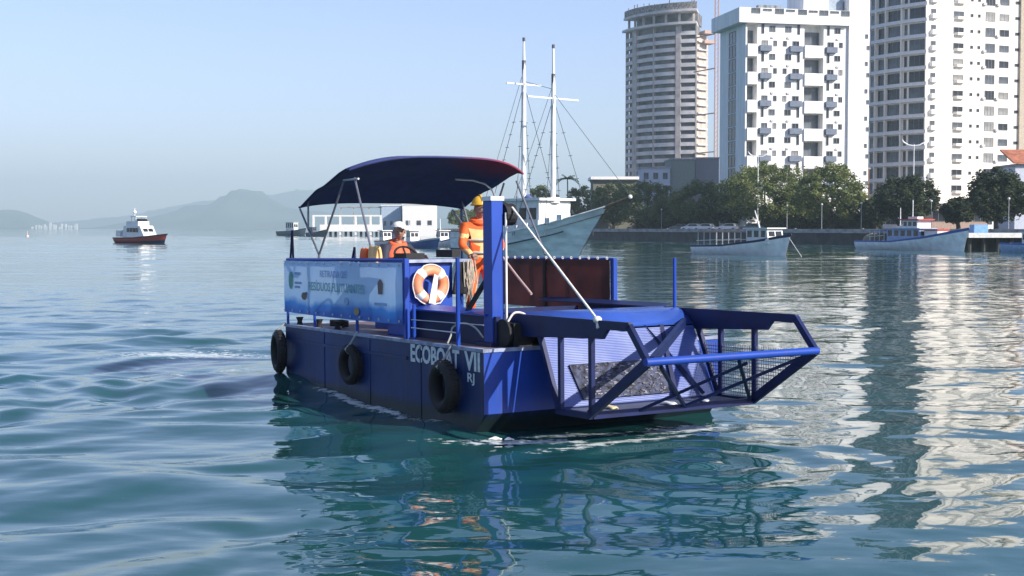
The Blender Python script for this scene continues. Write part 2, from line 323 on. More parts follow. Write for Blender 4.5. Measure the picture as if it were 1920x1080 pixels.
# ------------------------------------------------------------------ tower with the shaded curved balconies (right)
def tower_right():
    Yt = 275; sc = Yt / 250; th = R(20); C = (gx(1735, Yt), Yt)
    root = empty('apartment_tower', T(C[0], C[1], LAND_Z), 'tall cream tower at right edge with shaded curved balconies on its left', 'building')
    mw = M('cream_render', (.82, .77, .69), .85, var=.07, scale=1.1, stretch=(1, 1, .12), detail=6); mb_ = M('balcony_front', (.62, .63, .64), .8, var=.08)
    X = Vector((math.cos(th), math.sin(th))); Nn = Vector((math.sin(th), -math.cos(th)))
    L = 25.0 * sc; Hh = 57.0 * sc; al = arc_len(C, R(-39), R(-76), 1622); ak = al / 17.0; arc = arc_plan(R(-39), R(-76), al, 20)
    plan = [p for p, a, s in arc][::-1] + [X * L, X * L + Vector((-Nn.x, -Nn.y)) * 14, arc[-1][0] + Vector((6, 8))]
    MB().prism([(p.x, p.y, 0) for p in plan], (0, 0, Hh)).build('wall', mw, root)
    S_ = lambda px: face_s(px, C, th)
    def onface(s, o=0.): p = X * s + Nn * o; return p.x, p.y
    pr = MB(); x0, x1 = S_(1904), S_(1914); pp = [X * x0, X * x1, X * x1 + Nn * .5, X * x0 + Nn * .5]; pr.prism([(p.x, p.y, 0) for p in pp], (0, 0, Hh + .3)).build('pier', M('tan_pier', (.42, .36, .28), .8), root)
    for k in range(19):
        zc = gz(27.5 + 29.6 * k - 5 * 29.6, Yt) - LAND_Z            # window centre height of that storey
        if zc < 1.5 or zc > Hh - 1: continue
        for px, w, h, mu in ((1791, 2.3, 1.25, 1), (1815.5, .62, .62, 0), (1829, .62, .62, 0), (1850, 2.2, 1.75, 2), (1876, 2.2, 1.3, 1), (1900, .95, .6, 0)):
            x, y = onface(S_(px)); put(root, 'window', winmesh(w * sc, h * sc, rw.choice((0, 0, 1, 2)) if w > 1 else 0, mu), x, y, zc, th)
        for px in (1838, 1863):
            if rw.random() < .45: q = X * S_(px) + Nn * .22; MB().box((q.x, q.y, zc - .75), (.75, .42, .5), th).build('air_conditioner', M('air_conditioner', (.5, .5, .5), .6), root)
        bl = MB(); a = S_(1782); b = S_(1801); poly = [X * a, X * (a + .5) + Nn * .75, X * b + Nn * .75, X * b]
        bl.prism([(p.x, p.y, zc - 1.0) for p in poly], (0, 0, .55)).build('balcony', mw, root)
        bl = MB(); a = S_(1738); b = S_(1751); poly = [X * a, X * (a + .1) + Nn * .7, X * (b - .5) + Nn * .75, X * b]
        bl.prism([(p.x, p.y, zc - 1.15) for p in poly], (0, 0, 1.0)).build('balcony', mb_, root)
        x, y = onface(S_(1744)); put(root, 'window', winmesh(1.2, 1.5, 1, 0), x, y, zc + .1, th)
        b_ = MB(); arc_strip(b_, arc, 0.05, al - .1, -.05, .85, zc - 1.72, zc - 1.02, 14); b_.build('balcony_band', mb_, root)
        for s, w in ((2.4, 3.6), (5.1, .7), (7.9, 3.6), (11.5, 2.4), (14.4, 2.0)):
            p, a = arc_at(arc, s * ak); put(root, 'window', winmesh(w * ak, 2.2, rw.choice((0, 0, 1)), 2 if w > 2 else 0), p.x, p.y, zc + .2, a)
        for s in (.25, 6.0 - .2, 9.95, 13.0):
            p, a = arc_at(arc, s * ak); nn = Vector((math.sin(a), -math.cos(a)))
            MB().box((p.x + nn.x * .42, p.y + nn.y * .42, zc + .28), (.22, .86, 2.55), a).build('divider', mw, root)
    return root
tower_right()

# ------------------------------------------------------------------ white tower with scattered windows (middle)
def tower_mid():
    Yt = 247; th = R(12); C = (gx(1395, Yt), Yt)
    root = empty('apartment_tower', T(C[0], C[1], LAND_Z, th), 'bright white tower with scattered small windows and flat grey balconies', 'building')
    Zx = lambda zx: face_s(1330 + zx / 3.274, C, th)                 # column of the facade
    Zy = lambda zy: gz(zy / 3.274, Yt) - LAND_Z
    zoomw = Yt / FPX / 3.274 * 1.03
    Hb = Zy(105); D = 13.0; xr = Zx(835); nch = [(Zx(222), Zx(284)), (Zx(570), Zx(688))]; dep = 1.7
    plan = [(0, 0)]
    for a, b in nch: plan += [(a, 0), (a, dep), (b, dep), (b, 0)]
    plan += [(xr, 0), (xr, D), (0, D)]
    MB().prism([(x, y, 0) for x, y in plan], (0, 0, Hb)).build('wall', m_white, root)
    MB().bx(xr + .01, Zx(960), -.5, D - .5, 0, Zy(-45)).build('side_wing', m_white, root)
    cor = MB().bx(-1.6, xr - .02, -.9, D + .6, Zy(152), Zy(62)).build('cornice', m_white, root)
    for i, zx in enumerate((262, 332, 405, 472, 545, 610, 675, 740, 805)):
        put(root, 'window', winmesh(1.75, 1.0 if i % 2 == 0 else .45, 1, 1), Zx(zx), -.9, Zy(80 if i % 2 == 0 else 74), 0)
    MB().bx(Zx(570), Zx(722), .4, 8, Zy(62) + .01, Zy(-60)).build('penthouse', m_white, root)
    MB().bx(Zx(722) + .05, Zx(822), 1.4, 7.5, Zy(62) + .01, Zy(-20)).build('water_tank', M('tank_blue_grey', (.30, .36, .43), .7), root)
    for zx in (345, 375, 405, 440): MB().box((Zx(zx), 3, Zy(62) + .55), (1.6, 1.2, 1.1)).build('roof_unit', M('roof_unit', (.22, .25, .27), .7), root)
    m_gb = M('grey_balcony', (.15, .18, .24), .8)
    for k in range(8):
        zA = Zy(183 + 169 * k); zB = Zy(270 + 167.5 * k)
        if zA > 1.2:
            for zx, w, h in ((375, 38, 36), (472, 40, 36), (772, 38, 34)): put(root, 'window', winmesh(w * zoomw, h * zoomw, rw.choice((0, 0, 1)), 1), Zx(zx), 0, zA, 0)
            for zx in (317, 535, 716): put(root, 'slit_window', winmesh(17 * zoomw, 58 * zoomw, 0, 0), Zx(zx), 0, zA, 0)
            put(root, 'window', winmesh(18 * zoomw, 26 * zoomw, 1, 0), Zx(942), -.5, zA - .9, 0)
            for zx in (375, 472, 772): MB().bx(Zx(zx) - .25, Zx(zx) + .25, -.2, -.01, zA - 1.75, zA - 1.4).build('air_conditioner', M('air_conditioner', (.55, .55, .55), .6), root)
        if zB > 1.2:
            for zx, w in ((330, 38), (393, 22), (452, 24), (519, 42), (731, 41), (793, 24)): put(root, 'window', winmesh(w * zoomw, 33 * zoomw, rw.choice((0, 0, 0, 1, 2)), 1 if w > 20 else 0), Zx(zx), 0, zB, 0)
            for zx, w in ((329, 72), (514, 76), (731, 70)): MB().bx(Zx(zx) - w * zoomw / 2, Zx(zx) + w * zoomw / 2, -.75, -.01, zB - 1.5, zB - .45).build('balcony', m_gb, root)
            put(root, 'window', winmesh(18 * zoomw, 26 * zoomw, 1, 0), Zx(952), -.5, zB - .4, 0)
        zc = Zy(228 + 170 * k)
        for a, b in nch:
            if zc < 2: continue
            MB().bx(a + .02, b - .02, -.35, dep - .01, zc - 3.75, zc - 1.5).build('balcony_parapet', m_white, root)
            nW = 2 if b - a > 4 else 1
            for j in range(nW): put(root, 'balcony_door', winmesh((b - a) / nW - .4, 2.6, (1, 2, 1, 2, 1, 0)[(k * 2 + j) % 6], 1), a + (b - a) * (j + .5) / nW, dep, zc - .1, 0)
            if nW == 2: MB().bx((a + b) / 2 - .15, (a + b) / 2 + .15, -.3, dep - .02, zc - 1.49, zc + 1.4).build('balcony_post', m_white, root)
    for k in range(15):                                             # window strip of the shaded side
        z = Zy(215 + 85 * k)
        if z > 1: put(root, 'window', winmesh(3.4, 2.35, 0 if k % 4 else 1, 1), 0, D * .5, z, R(-90))
    return root
tower_mid()

# ------------------------------------------------------------------ tower under construction (left)
def tower_site():
    Y = 510; C = (gx(1304, Y), Y)
    root = empty('unfinished_tower', T(C[0], C[1], LAND_Z), 'unfinished round-fronted tower with bare floor slabs and open top storeys', 'building')
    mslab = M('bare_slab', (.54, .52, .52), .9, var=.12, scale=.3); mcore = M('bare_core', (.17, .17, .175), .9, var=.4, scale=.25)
    mfill = M('infill_block', (.42, .38, .36), .9, var=.2, scale=.4)
    al = arc_len(C, R(-12), R(-78), 1172); ak = al / 40; arc = arc_plan(R(-12), R(-78), al, 30); back = Vector((14, 30))
    inner = [p + Vector((-math.sin(a), math.cos(a))) * 1.6 for p, a, s in arc]
    Hc = gz(48, Y) - LAND_Z
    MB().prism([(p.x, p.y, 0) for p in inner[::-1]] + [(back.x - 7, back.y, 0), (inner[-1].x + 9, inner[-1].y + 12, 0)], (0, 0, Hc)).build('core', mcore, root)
    for k in range(24):
        z = gz(66 + 14.75 * k, Y) - LAND_Z
        if z < 0: break
        b_ = MB(); arc_strip(b_, arc, 0, al, -1.7, .0, z - .3, z, 22); b_.build('floor_slab', mslab, root)
        for s0, s1 in ((.4, 6.6), (9.0, 19.0), (19.6, 29.4), (33.0, 39.8)):
            b_ = MB(); arc_strip(b_, arc, s0 * ak, s1 * ak, -.22, -.05, z + .001, z + 1.15, 8); b_.build('parapet', mslab if k < 17 else mfill, root)
    for s, w in ((.15, .5), (7.7, 2.0), (19.3, .5), (31.2, 3.0), (39.9, .4)):
        p, a = arc_at(arc, s * ak); nn = Vector((math.sin(a), -math.cos(a)))
        MB().box((p.x - nn.x * .6, p.y - nn.y * .6, Hc / 2), (w, 1.3, Hc), a).build('pier', mfill, root)
    ms = M('brick_tone_block', (.55, .47, .40), .9, var=.2, scale=.5)  # warm brick-orange tone of the side block
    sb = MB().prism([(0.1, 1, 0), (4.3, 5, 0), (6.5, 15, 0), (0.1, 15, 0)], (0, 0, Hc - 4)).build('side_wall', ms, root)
    for k in range(21):
        z = gz(80 + 14.75 * k, Y) - LAND_Z
        if z > 3: MB().box((2.7, 2.6, z), (5.9, .7, .5), R(43.6)).build('side_slab', mslab, root)
    for z0, o in ((Hc, 1.6), (gz(24, Y) - LAND_Z, 1.0)):             # wider slabs at the open top
        b_ = MB(); arc_strip(b_, arc, -0.0, al, -14, o, z0, z0 + .9, 22); b_.build('floor_slab', mslab, root)
    for s in (2, 8, 14, 20, 26, 32, 38):
        p, a = arc_at(arc, s * ak); MB().bx(p.x + .4, p.x + 1.3, p.y + 1.2, p.y + 2.1, Hc + .9, gz(24, Y) - LAND_Z).build('column', mfill, root)
    inner2 = [p + Vector((-math.sin(a), math.cos(a))) * 4.5 for p, a, s in arc]
    MB().prism([(p.x, p.y, Hc + .9) for p in inner2[::-1]] + [(4, 15, Hc + .9), (inner2[-1].x + 6, inner2[-1].y + 9, Hc + .9)], (0, 0, 4.2)).build('core', mcore, root)
    zt = gz(24, Y) - LAND_Z + .9
    b_ = MB(); arc_strip(b_, arc, 0, al, .55, .62, zt, zt + 2.6, 22); b_.build('guard_screen', M('guard_screen', (.24, .22, .21), .9, var=.5, scale=1.5), root)
    r2 = random.Random(5)
    for i in range(14): p, a = arc_at(arc, r2.uniform(1, 39) * ak); MB().bx(p.x, p.x + .35, p.y + 1.5, p.y + 1.9, zt, zt + r2.uniform(2.8, 4.5)).build('formwork_prop', mcore, root)
    for z in (gz(62, Y), gz(80, Y)): MB().box((4.6, 4, z - LAND_Z), (4.5, 5, 1.2), .3).build('side_platform', M('side_platform', (.5, .36, .30), .9), root)
    return root
tower_site()
# hoist mast beside it
hm = empty('hoist_mast', T(gx(1341, 470), 470, LAND_Z), 'thin red lattice hoist mast tied to the unfinished tower', 'hoist mast')
m_ho = M('hoist_steel', (.45, .25, .20), .6)
Hm = gz(-20, 470)
for dx in (-.55, .55):
    for dy in (-.55, .55): MB().bx(dx - .11, dx + .11, dy - .11, dy + .11, 0, Hm).build('chord', m_ho, hm)
lz = MB()
for i in range(int(Hm / 1.6)): z = i * 1.6; lz.bar((-.55, -.55, z), (.55, -.55, z + 1.6), .09); lz.bar((.55, -.55, z), (.55, .55, z + 1.6), .09)
lz.build('lacing', m_ho, hm)
for py in (66, 130, 213, 285): MB().bar((-.5, .3, gz(py, 470) - LAND_Z), (-6.3, 12, gz(py, 470) - LAND_Z), .45, .35).build('wall_tie', m_ho, hm)

# ------------------------------------------------------------------ low buildings behind the trees
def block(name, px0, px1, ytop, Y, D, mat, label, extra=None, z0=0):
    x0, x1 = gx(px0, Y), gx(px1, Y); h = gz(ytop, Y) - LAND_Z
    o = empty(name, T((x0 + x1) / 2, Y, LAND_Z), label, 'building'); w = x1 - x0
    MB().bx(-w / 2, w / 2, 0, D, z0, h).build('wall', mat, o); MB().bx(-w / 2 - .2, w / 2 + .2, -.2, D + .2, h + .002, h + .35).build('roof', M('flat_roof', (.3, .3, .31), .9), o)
    if extra: extra(o, w, h)
    return o
def wins(nx, nz, w, h, g=0):
    def f(o, W_, H_):
        for i in range(nx):
            for k in range(nz): put(o, 'window', winmesh(w, h, g, 1), -W_ / 2 + W_ * (i + .5) / nx, 0, H_ - (k + .6) * 3.1, 0)
    return f
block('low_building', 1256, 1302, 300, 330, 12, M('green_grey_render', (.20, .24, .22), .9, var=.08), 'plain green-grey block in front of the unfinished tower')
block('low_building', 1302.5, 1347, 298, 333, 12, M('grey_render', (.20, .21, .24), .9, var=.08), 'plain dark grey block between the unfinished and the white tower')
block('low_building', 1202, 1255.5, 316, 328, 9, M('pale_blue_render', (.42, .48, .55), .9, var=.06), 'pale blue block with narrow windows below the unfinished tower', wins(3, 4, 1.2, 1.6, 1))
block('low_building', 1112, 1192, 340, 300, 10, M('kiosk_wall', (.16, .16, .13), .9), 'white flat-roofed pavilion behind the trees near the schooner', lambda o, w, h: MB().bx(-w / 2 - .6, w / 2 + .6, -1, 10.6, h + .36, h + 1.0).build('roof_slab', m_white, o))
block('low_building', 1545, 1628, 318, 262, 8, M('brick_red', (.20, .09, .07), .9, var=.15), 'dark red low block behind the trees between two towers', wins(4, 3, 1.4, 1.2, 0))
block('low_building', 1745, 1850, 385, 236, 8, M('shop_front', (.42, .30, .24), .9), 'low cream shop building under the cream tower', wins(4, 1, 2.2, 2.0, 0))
def gable(o, w, h):
    m = M('terracotta_tiles', (.42, .15, .08), .85, var=.25, scale=1.2, bump=.4)
    MB().prism([(-w / 2 - .6, -.7, h + .36), (w / 2 + .6, -.7, h + .36), (w / 2 + .6, 5, h + 2.6), (-w / 2 - .6, 5, h + 2.6)], (0, 0, .25)).build('tiled_roof', m, o)
    for i in range(3): put(o, 'window', winmesh(1.1, 1.7, 0, 1), -w / 2 + 1.6 + 2.6 * i, 0, h - 3.2, 0)
block('house', 1901, 1990, 312, 205, 9, M('pale_lilac_render', (.50, .54, .62), .9, var=.06), 'pale house with an orange tiled roof at the right edge', gable)

# ------------------------------------------------------------------ trees
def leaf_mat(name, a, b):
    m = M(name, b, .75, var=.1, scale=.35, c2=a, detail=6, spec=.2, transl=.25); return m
m_leaf = [leaf_mat('foliage_warm', (.055, .090, .026), (.215, .235, .080)), leaf_mat('foliage_shaded', (.020, .034, .018), (.060, .075, .036)), leaf_mat('foliage_mid', (.050, .084, .028), (.185, .215, .078))]  # dark set has the right-hand trees' shade put into its leaf colour
m_bark = M('bark', (.07, .055, .045), .95, var=.3, scale=2, bump=.5)
def tree(name, pos, h, w, mat, label, seed, trunk_h=1.4, dens=1.0, depth=None, group=None):
    r = random.Random(seed); o = empty(name, T(pos[0], pos[1], LAND_Z), label, 'tree', group); d = depth or w
    t = MB(); t.tube([(0, 0, -.1), (.1, 0, trunk_h * .5), (.0, .1, trunk_h), (.1, 0, h * .62)], [.42, .33, .28, .12], 8)
    for i in range(6):
        a = i * 1.05 + r.uniform(-.3, .3); e = (math.cos(a) * w * .33, math.sin(a) * d * .33, h * r.uniform(.5, .72))
        t.tube([(0, 0, trunk_h * r.uniform(.7, 1.1)), (e[0] * .45, e[1] * .45, (trunk_h + e[2]) / 2 - .2), e], [.17, .11, .05], 6)
    t.build('trunk', m_bark, o, smooth=True)
    zc = (h + trunk_h * .75) / 2; hz = h - zc
    n = int(190 * dens); V = []; F = []
    for i in range(n):
        u = r.uniform(-1, 1); a = r.uniform(0, 6.283); rr = r.uniform(.45, 1.0) ** .5; q = math.sqrt(1 - u * u)
        lob = 1 + .20 * math.sin(3 * a + seed) * math.cos(2.3 * u + seed * 1.7) + .10 * math.sin(7 * a + seed)
        zz = u if u > 0 else u * .8
        c = Vector((q * math.cos(a) * w / 2 * rr * lob, q * math.sin(a) * d / 2 * rr * lob, zc + zz * hz * rr * (lob if u < .4 else 1)))
        cr = r.uniform(.55, 1.05) * (w / 10) ** .5
        for j in range(64):
            dv = Vector((r.gauss(0, 1), r.gauss(0, 1), r.gauss(0, .7))); dv = dv.normalized() * cr * r.random() ** .4
            p = c + dv; nn = (dv.normalized() + Vector((r.gauss(0, .7), r.gauss(0, .7), r.gauss(.4, .7)))).normalized(); a1, a2 = perp(nn)
            s = r.uniform(.12, .27); k = len(V)
            V += [p - a1 * s, p + a2 * s * .6, p + a1 * s, p - a2 * s * .6]; F.append((k, k + 1, k + 2, k + 3))
    me = bpy.data.meshes.new('crown'); me.from_pydata([tuple(v) for v in V], [], F); me.materials.append(mat); link('crown', me, o)
    return o
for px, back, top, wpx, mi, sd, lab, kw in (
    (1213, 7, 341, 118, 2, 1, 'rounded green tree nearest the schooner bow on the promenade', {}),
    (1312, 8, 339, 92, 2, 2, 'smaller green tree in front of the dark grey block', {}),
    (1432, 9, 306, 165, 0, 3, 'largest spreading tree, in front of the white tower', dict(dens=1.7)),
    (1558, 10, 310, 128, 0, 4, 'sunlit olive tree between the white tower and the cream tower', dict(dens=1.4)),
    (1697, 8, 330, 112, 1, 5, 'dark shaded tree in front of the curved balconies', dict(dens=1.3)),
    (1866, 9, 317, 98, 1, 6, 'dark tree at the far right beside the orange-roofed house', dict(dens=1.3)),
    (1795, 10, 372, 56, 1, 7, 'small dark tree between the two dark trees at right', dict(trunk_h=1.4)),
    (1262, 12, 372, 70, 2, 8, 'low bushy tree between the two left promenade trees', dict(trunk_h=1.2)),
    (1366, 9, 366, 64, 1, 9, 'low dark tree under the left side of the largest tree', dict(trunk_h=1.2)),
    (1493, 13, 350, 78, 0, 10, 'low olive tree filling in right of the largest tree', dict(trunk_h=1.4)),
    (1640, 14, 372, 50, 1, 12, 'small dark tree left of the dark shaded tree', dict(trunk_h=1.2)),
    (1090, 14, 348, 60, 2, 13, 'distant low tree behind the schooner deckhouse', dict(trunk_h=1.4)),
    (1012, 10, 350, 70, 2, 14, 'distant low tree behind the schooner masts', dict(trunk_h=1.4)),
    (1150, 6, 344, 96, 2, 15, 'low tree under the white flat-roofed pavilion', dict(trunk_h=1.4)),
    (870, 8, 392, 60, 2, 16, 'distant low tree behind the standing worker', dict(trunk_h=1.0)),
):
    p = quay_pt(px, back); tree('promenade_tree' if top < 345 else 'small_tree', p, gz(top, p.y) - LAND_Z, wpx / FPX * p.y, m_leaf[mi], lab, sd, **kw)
# dense hedge added as dark fill for the shade under the promenade trees
def added_hedge(px0, px1, back, h, label, seed):
    r = random.Random(seed); a, b = quay_pt(px0, back), quay_pt(px1, back); L_ = (b - a).length; d = (b - a).normalized(); V = []; F = []
    o = empty('added_hedge', T(a.x, a.y, LAND_Z, math.atan2(d.y, d.x)), label, 'added_hedge')
    MB().bx(.3, L_ - .3, -.5, .5, 0, h * .8).build('added_stems', m_leaf[1], o)
    for i in range(int(L_ * 110)):
        p = Vector((r.uniform(0, L_), r.gauss(0, .55), r.uniform(.05, 1) ** .7 * h * (1 + .18 * math.sin(i * .00091 * 40 + seed)))); a1, a2 = perp(Vector((r.gauss(0, 1), r.gauss(0, 1), r.gauss(.3, 1)))); s = r.uniform(.14, .3); k = len(V)
        V += [p - a1 * s, p + a2 * s * .6, p + a1 * s, p - a2 * s * .6]; F.append((k, k + 1, k + 2, k + 3))
    me = bpy.data.meshes.new('foliage'); me.from_pydata([tuple(v) for v in V], [], F); me.materials.append(m_leaf[1]); link('foliage', me, o)  # leaves of the hedge added as dark fill
added_hedge(1648, 1165, 15, 3.6, 'long dark hedge added for the shade under the promenade trees', 3)
# palm behind the schooner
pp = quay_pt(1063, 9); pal = empty('palm_tree', T(pp.x, pp.y, LAND_Z), 'spindly palm showing above the schooner deck', 'palm tree'); hp = gz(335, pp.y) - LAND_Z
MB().tube([(0, 0, 0), (.2, 0, hp * .5), (.1, 0, hp)], [.22, .16, .13], 8).build('trunk', m_bark, pal, smooth=True)
for i in range(13):
    a = i * 2.4; fr = MB(); e = .5 + .5 * (i % 4) / 3
    for j in range(9):
        t0, t1 = j / 9, (j + 1) / 9; f = lambda t: Vector((.1 + math.cos(a) * 3.2 * t, math.sin(a) * 3.2 * t, hp + 1.8 * e * t - 3.0 * t * t * (1.3 - e)))
        p0, p1 = f(t0), f(t1); sd = (p1 - p0).cross(Vector((0, 0, 1))).normalized()
        for q in (-1, 1): fr.add([p0, p1, p1 + sd * q * .7 * (1 - t1 * .7) - Vector((0, 0, .35))], [(0, 1, 2)])
    fr.build('frond', m_leaf[2], pal)

# ------------------------------------------------------------------ lamps, cars along the promenade
m_lamp = M('lamp_white', (.75, .76, .76), .5); m_pole = M('lamp_pole', (.40, .41, .42), .5)
for px, top, Y, lab in ((1420, 288, 232, 'tall white twin-arm lamp post in front of the white tower'), (1711, 266, 196, 'tall white twin-arm lamp post in front of the curved balconies')):
    h = gz(top, Y) - LAND_Z; o = empty('twin_lamp', T(gx(px, Y), Y, LAND_Z), lab, 'lamp post')
    MB().tube([(0, 0, 0), (0, 0, h * .97)], [.11, .06], 8).build('pole', m_lamp, o)
    for sx in (-1, 1): MB().tube([(0, 0, h * .955), (sx * .8, 0, h * .96), (sx * 1.5, 0, h * .99), (sx * 1.75, 0, h + .3)], [.06, .09, .12, .05], 8).build('lamp_arm', m_lamp, o, smooth=True)
me_lp = MB().tube([(0, 0, 0), (0, 0, 4.2)], [.05, .035], 8).mesh('pole', m_pole); me_lg = MB().sphere((0, 0, 4.3), .16, 10, 6).mesh('lamp_globe', m_lamp, True)
for i, px in enumerate((1240, 1475, 1540, 1614, 1745, 1890)):
    p = quay_pt(px, 2.2); o = empty('globe_lamp', T(p.x, p.y, LAND_Z), '%s globe lamp post along the quay, counted from the schooner' % ('first second third fourth fifth sixth seventh eighth ninth tenth'.split()[i]), 'lamp post', 'globe lamps along the quay'); link('pole', me_lp, o); link('lamp_globe', me_lg, o)
def car_meshes(paint):
    b = MB(); prof = [(-2.0, .35), (-2.02, .8), (-1.75, .95), (1.0, .98), (1.85, .85), (2.0, .55), (1.95, .35)]
    b.prism([(x, -.85, z) for x, z in prof], (0, 1.7, 0)); body = b.mesh('body', paint)
    c = MB(); c.prism([(-1.7, -.74, .951), (-1.35, -.7, 1.45), (.25, -.7, 1.47), (1.0, -.74, .985)], (0, 1.44, 0)); cab = c.mesh('cabin', paint)
    g = MB(); g.prism([(-1.45, -.752, 1.02), (-1.22, -.752, 1.38), (.18, -.752, 1.39), (.7, -.752, 1.03)], (0, 1.504, 0)); gl = g.mesh('side_glass', GL[0])
    w = MB(); w.tube([(0, -.12, 0), (0, .12, 0)], .33, 14); wm = w.mesh('wheel', M('tyre_black', (.012, .012, .013), .8))
    return body, cab, gl, wm
m_pw, m_pd = M('car_white', (.78, .78, .78), .3), M('car_grey', (.12, .13, .15), .3)
for px, paint, lab in ((1297, m_pw, 'white parked car, leftmost of three behind the parapet'), (1321, m_pw, 'white parked car, middle of three behind the parapet'), (1365, m_pw, 'white parked car right of the other two, behind the parapet'), (1274, m_pd, 'dark grey parked car left of the white cars'), (1408, m_pd, 'dark parked car behind the first fishing boat')):
    p = quay_pt(px, 3.4); o = empty('parked_car', T(p.x, p.y, LAND_Z, math.atan2(QD.y, QD.x) + R(38)), lab, 'car', 'cars parked along the quay'); bd, cb, gl, wm = car_meshes(paint)
    link('body', bd, o); link('cabin', cb, o); link('side_glass', gl, o)
    for x in (-1.3, 1.3):
        for y in (-.8, .8): link('wheel', wm, o, Matrix.Translation((x, y, .33)))

# ------------------------------------------------------------------ jetty at right
jt = empty('jetty', T(gx(1858, 142), 142, 0), 'short white-topped jetty on dark piles beside the second fishing boat', 'jetty')
MB().bx(-2.6, 6, -.6, 5, 1.35, 1.85).build('deck_slab', M('jetty_white', (.7, .69, .66), .8), jt)
for i in range(7): MB().tube([(-2.2 + i * .75, .3 + (i % 2) * 1.5, -1), (-2.2 + i * .75, .3 + (i % 2) * 1.5, 1.34)], .2, 8).build('pile', m_dark, jt)
MB().bx(-2.4, 6, 3, 4.9, -1, 1.3).build('rock_fill', m_dark, jt)
kb = MB().bx(-1.2, .3, 1.8, 3.3, 1.852, 2.75).build('kiosk', M('kiosk_blue', (.18, .36, .62), .6), jt)

# ------------------------------------------------------------------ hills and far town
def hill(prof, Y, Yd, mat, seed):
    r = np.random.default_rng(seed); pxs = np.arange(prof[0][0], prof[-1][0] + .1, 5.0); K = 12; P = []; F = []
    nz = np.interp(np.arange(len(pxs)), np.arange(0, len(pxs) + 6, 3), r.normal(0, 1.1, len(np.arange(0, len(pxs) + 6, 3))))
    for i, px in enumerate(pxs):
        top = np.interp(px, [p[0] for p in prof], [p[1] for p in prof]); hgt = max(0, (HORIZON - top + nz[i] * .7 * (HORIZON - top) / 40) / FPX * Y)
        for k in range(K + 1):
            t = k / K; y = Y + Yd * (t * 2 - 1); s = math.sin(math.pi * t) ** 1.3; P.append(((px - 960) / FPX * Y, y, -2 + (hgt + 2) * s * (1 + r.normal(0, .03) * (k != K // 2))))
    n_ = K + 1
    for i in range(len(pxs) - 1):
        for k in range(K): F.append((i * n_ + k, (i + 1) * n_ + k, (i + 1) * n_ + k + 1, i * n_ + k + 1))
    me = bpy.data.meshes.new('hills'); me.from_pydata(P, [], F); me.materials.append(mat); me.polygons.foreach_set('use_smooth', [True] * len(F)); me.update()
    return struct(link('hills', me))
m_hill = M('hill_forest', (.06, .085, .05), .95, var=.3, scale=.004)
hill([(-400, 420), (-200, 405), (-60, 398), (0, 395), (22, 392), (45, 402), (70, 415), (90, 428)], 5600, 500, m_hill, 1)
hill([(215, 428), (260, 414), (300, 405), (335, 397), (370, 384), (405, 382), (430, 366), (448, 357), (462, 354), (485, 358), (508, 372), (530, 386), (560, 392), (640, 400), (740, 405), (900, 412), (1000, 420), (1060, 428)], 6000, 700, m_hill, 2)
hill([(60, 428), (110, 416), (180, 410), (240, 404), (300, 392), (360, 380), (420, 372), (500, 366), (560, 357), (610, 356), (680, 366), (760, 372), (900, 380), (1100, 395), (1300, 410)], 8200, 500, m_hill, 3)
mtown = M('far_town_white', (.7, .68, .64), .9); r4 = random.Random(9)
for i in range(16):
    px = 62 + i * 5.6 + r4.uniform(-2, 2); Y = 4700; w = r4.uniform(4, 8); h = r4.uniform(5, 17) + 8 * (i in (6, 10))
    b_ = MB().bx(-w / 2, w / 2, -5, 5, 0, h); b_.bx(-w / 2 + .5, w / 2 - .5, -4, 4, h + .01, h + 2)
    tag(b_.build('far_building', mtown, mw=T(gx(px, Y), Y, 0)), 'tiny white building of the hazy far town on the left shore', 'building', 'hazy far town')
bk = MB().bx(-320, 110, -40, 40, -2, 2.5); struct(bk.build('far_shore', m_hill, mw=T(gx(100, 4750), 4750, 0)))
# ================================================================== OTHER BOATS
def heading(a, b):
    """frame at stern point a heading to bow point b (water plane)"""
    a, b = Vector(a), Vector(b); return T(a.x, a.y, 0, math.atan2(b.y - a.y, b.x - a.x)), (b - a).length
def loft(L, B, sheer, rake, transom=.78, full=2.2, keel=-.5, ns=22, nl=9, flare=.25, band=None):
    """outer skin of a displacement hull; returns bmesh builder and the deck outline"""
    def pt(t, s, sd):
        zt = ipt(t, sheer); z = zt + (keel - zt) * s; e = max(0, (t - .45) / .55)
        b = B / 2 * (transom + (1 - transom) * min(1, t / .4) ** .8 if t < .4 else 1) * (1 - e ** full)
        b *= (1 - (s ** 2.2) * .55) * (1 - flare * e * s * 1.6 if s < .62 else 1 - flare * e)
        x = t * L * (1 - rake / L * .5) + rake * ((1 - s) ** 1.3) * max(0, t - .3) / .7 * .9
        return (x, sd * max(b, .03), z)
    m = MB()
    for sd in (-1, 1):
        for j in range(nl):
            m.cur = 0
            if band:
                for lo, hi, mi in band:
                    if lo <= (j + .5) / nl < hi: m.cur = mi
            m.grid(lambda u, v: pt(u, (j + v) / nl, sd), ns, 1, flip=sd > 0)
    m.cur = 0
    m.grid(lambda u, v: pt(0, v, u * 2 - 1) if False else (pt(0, v, 1)[0], pt(0, v, 1)[1] * (u * 2 - 1), pt(0, v, 1)[2]), 4, nl)
    bmv = lambda t, dz=0., k=1.: (pt(t, 0, 1)[0], pt(t, 0, 1)[1] * k, ipt(t, sheer) + dz)
    return m, bmv
def weld(me):
    bm = bmesh.new(); bm.from_mesh(me); bmesh.ops.remove_doubles(bm, verts=bm.verts, dist=.004); bmesh.ops.recalc_face_normals(bm, faces=bm.faces); bm.to_mesh(me); bm.free(); return me
def deck(bmv, dz, k, n=20):
    d = MB(); d.grid(lambda u, v: (bmv(u)[0], bmv(u)[1] * k * (2 * v - 1), bmv(u)[2] + dz), n, 2); return d
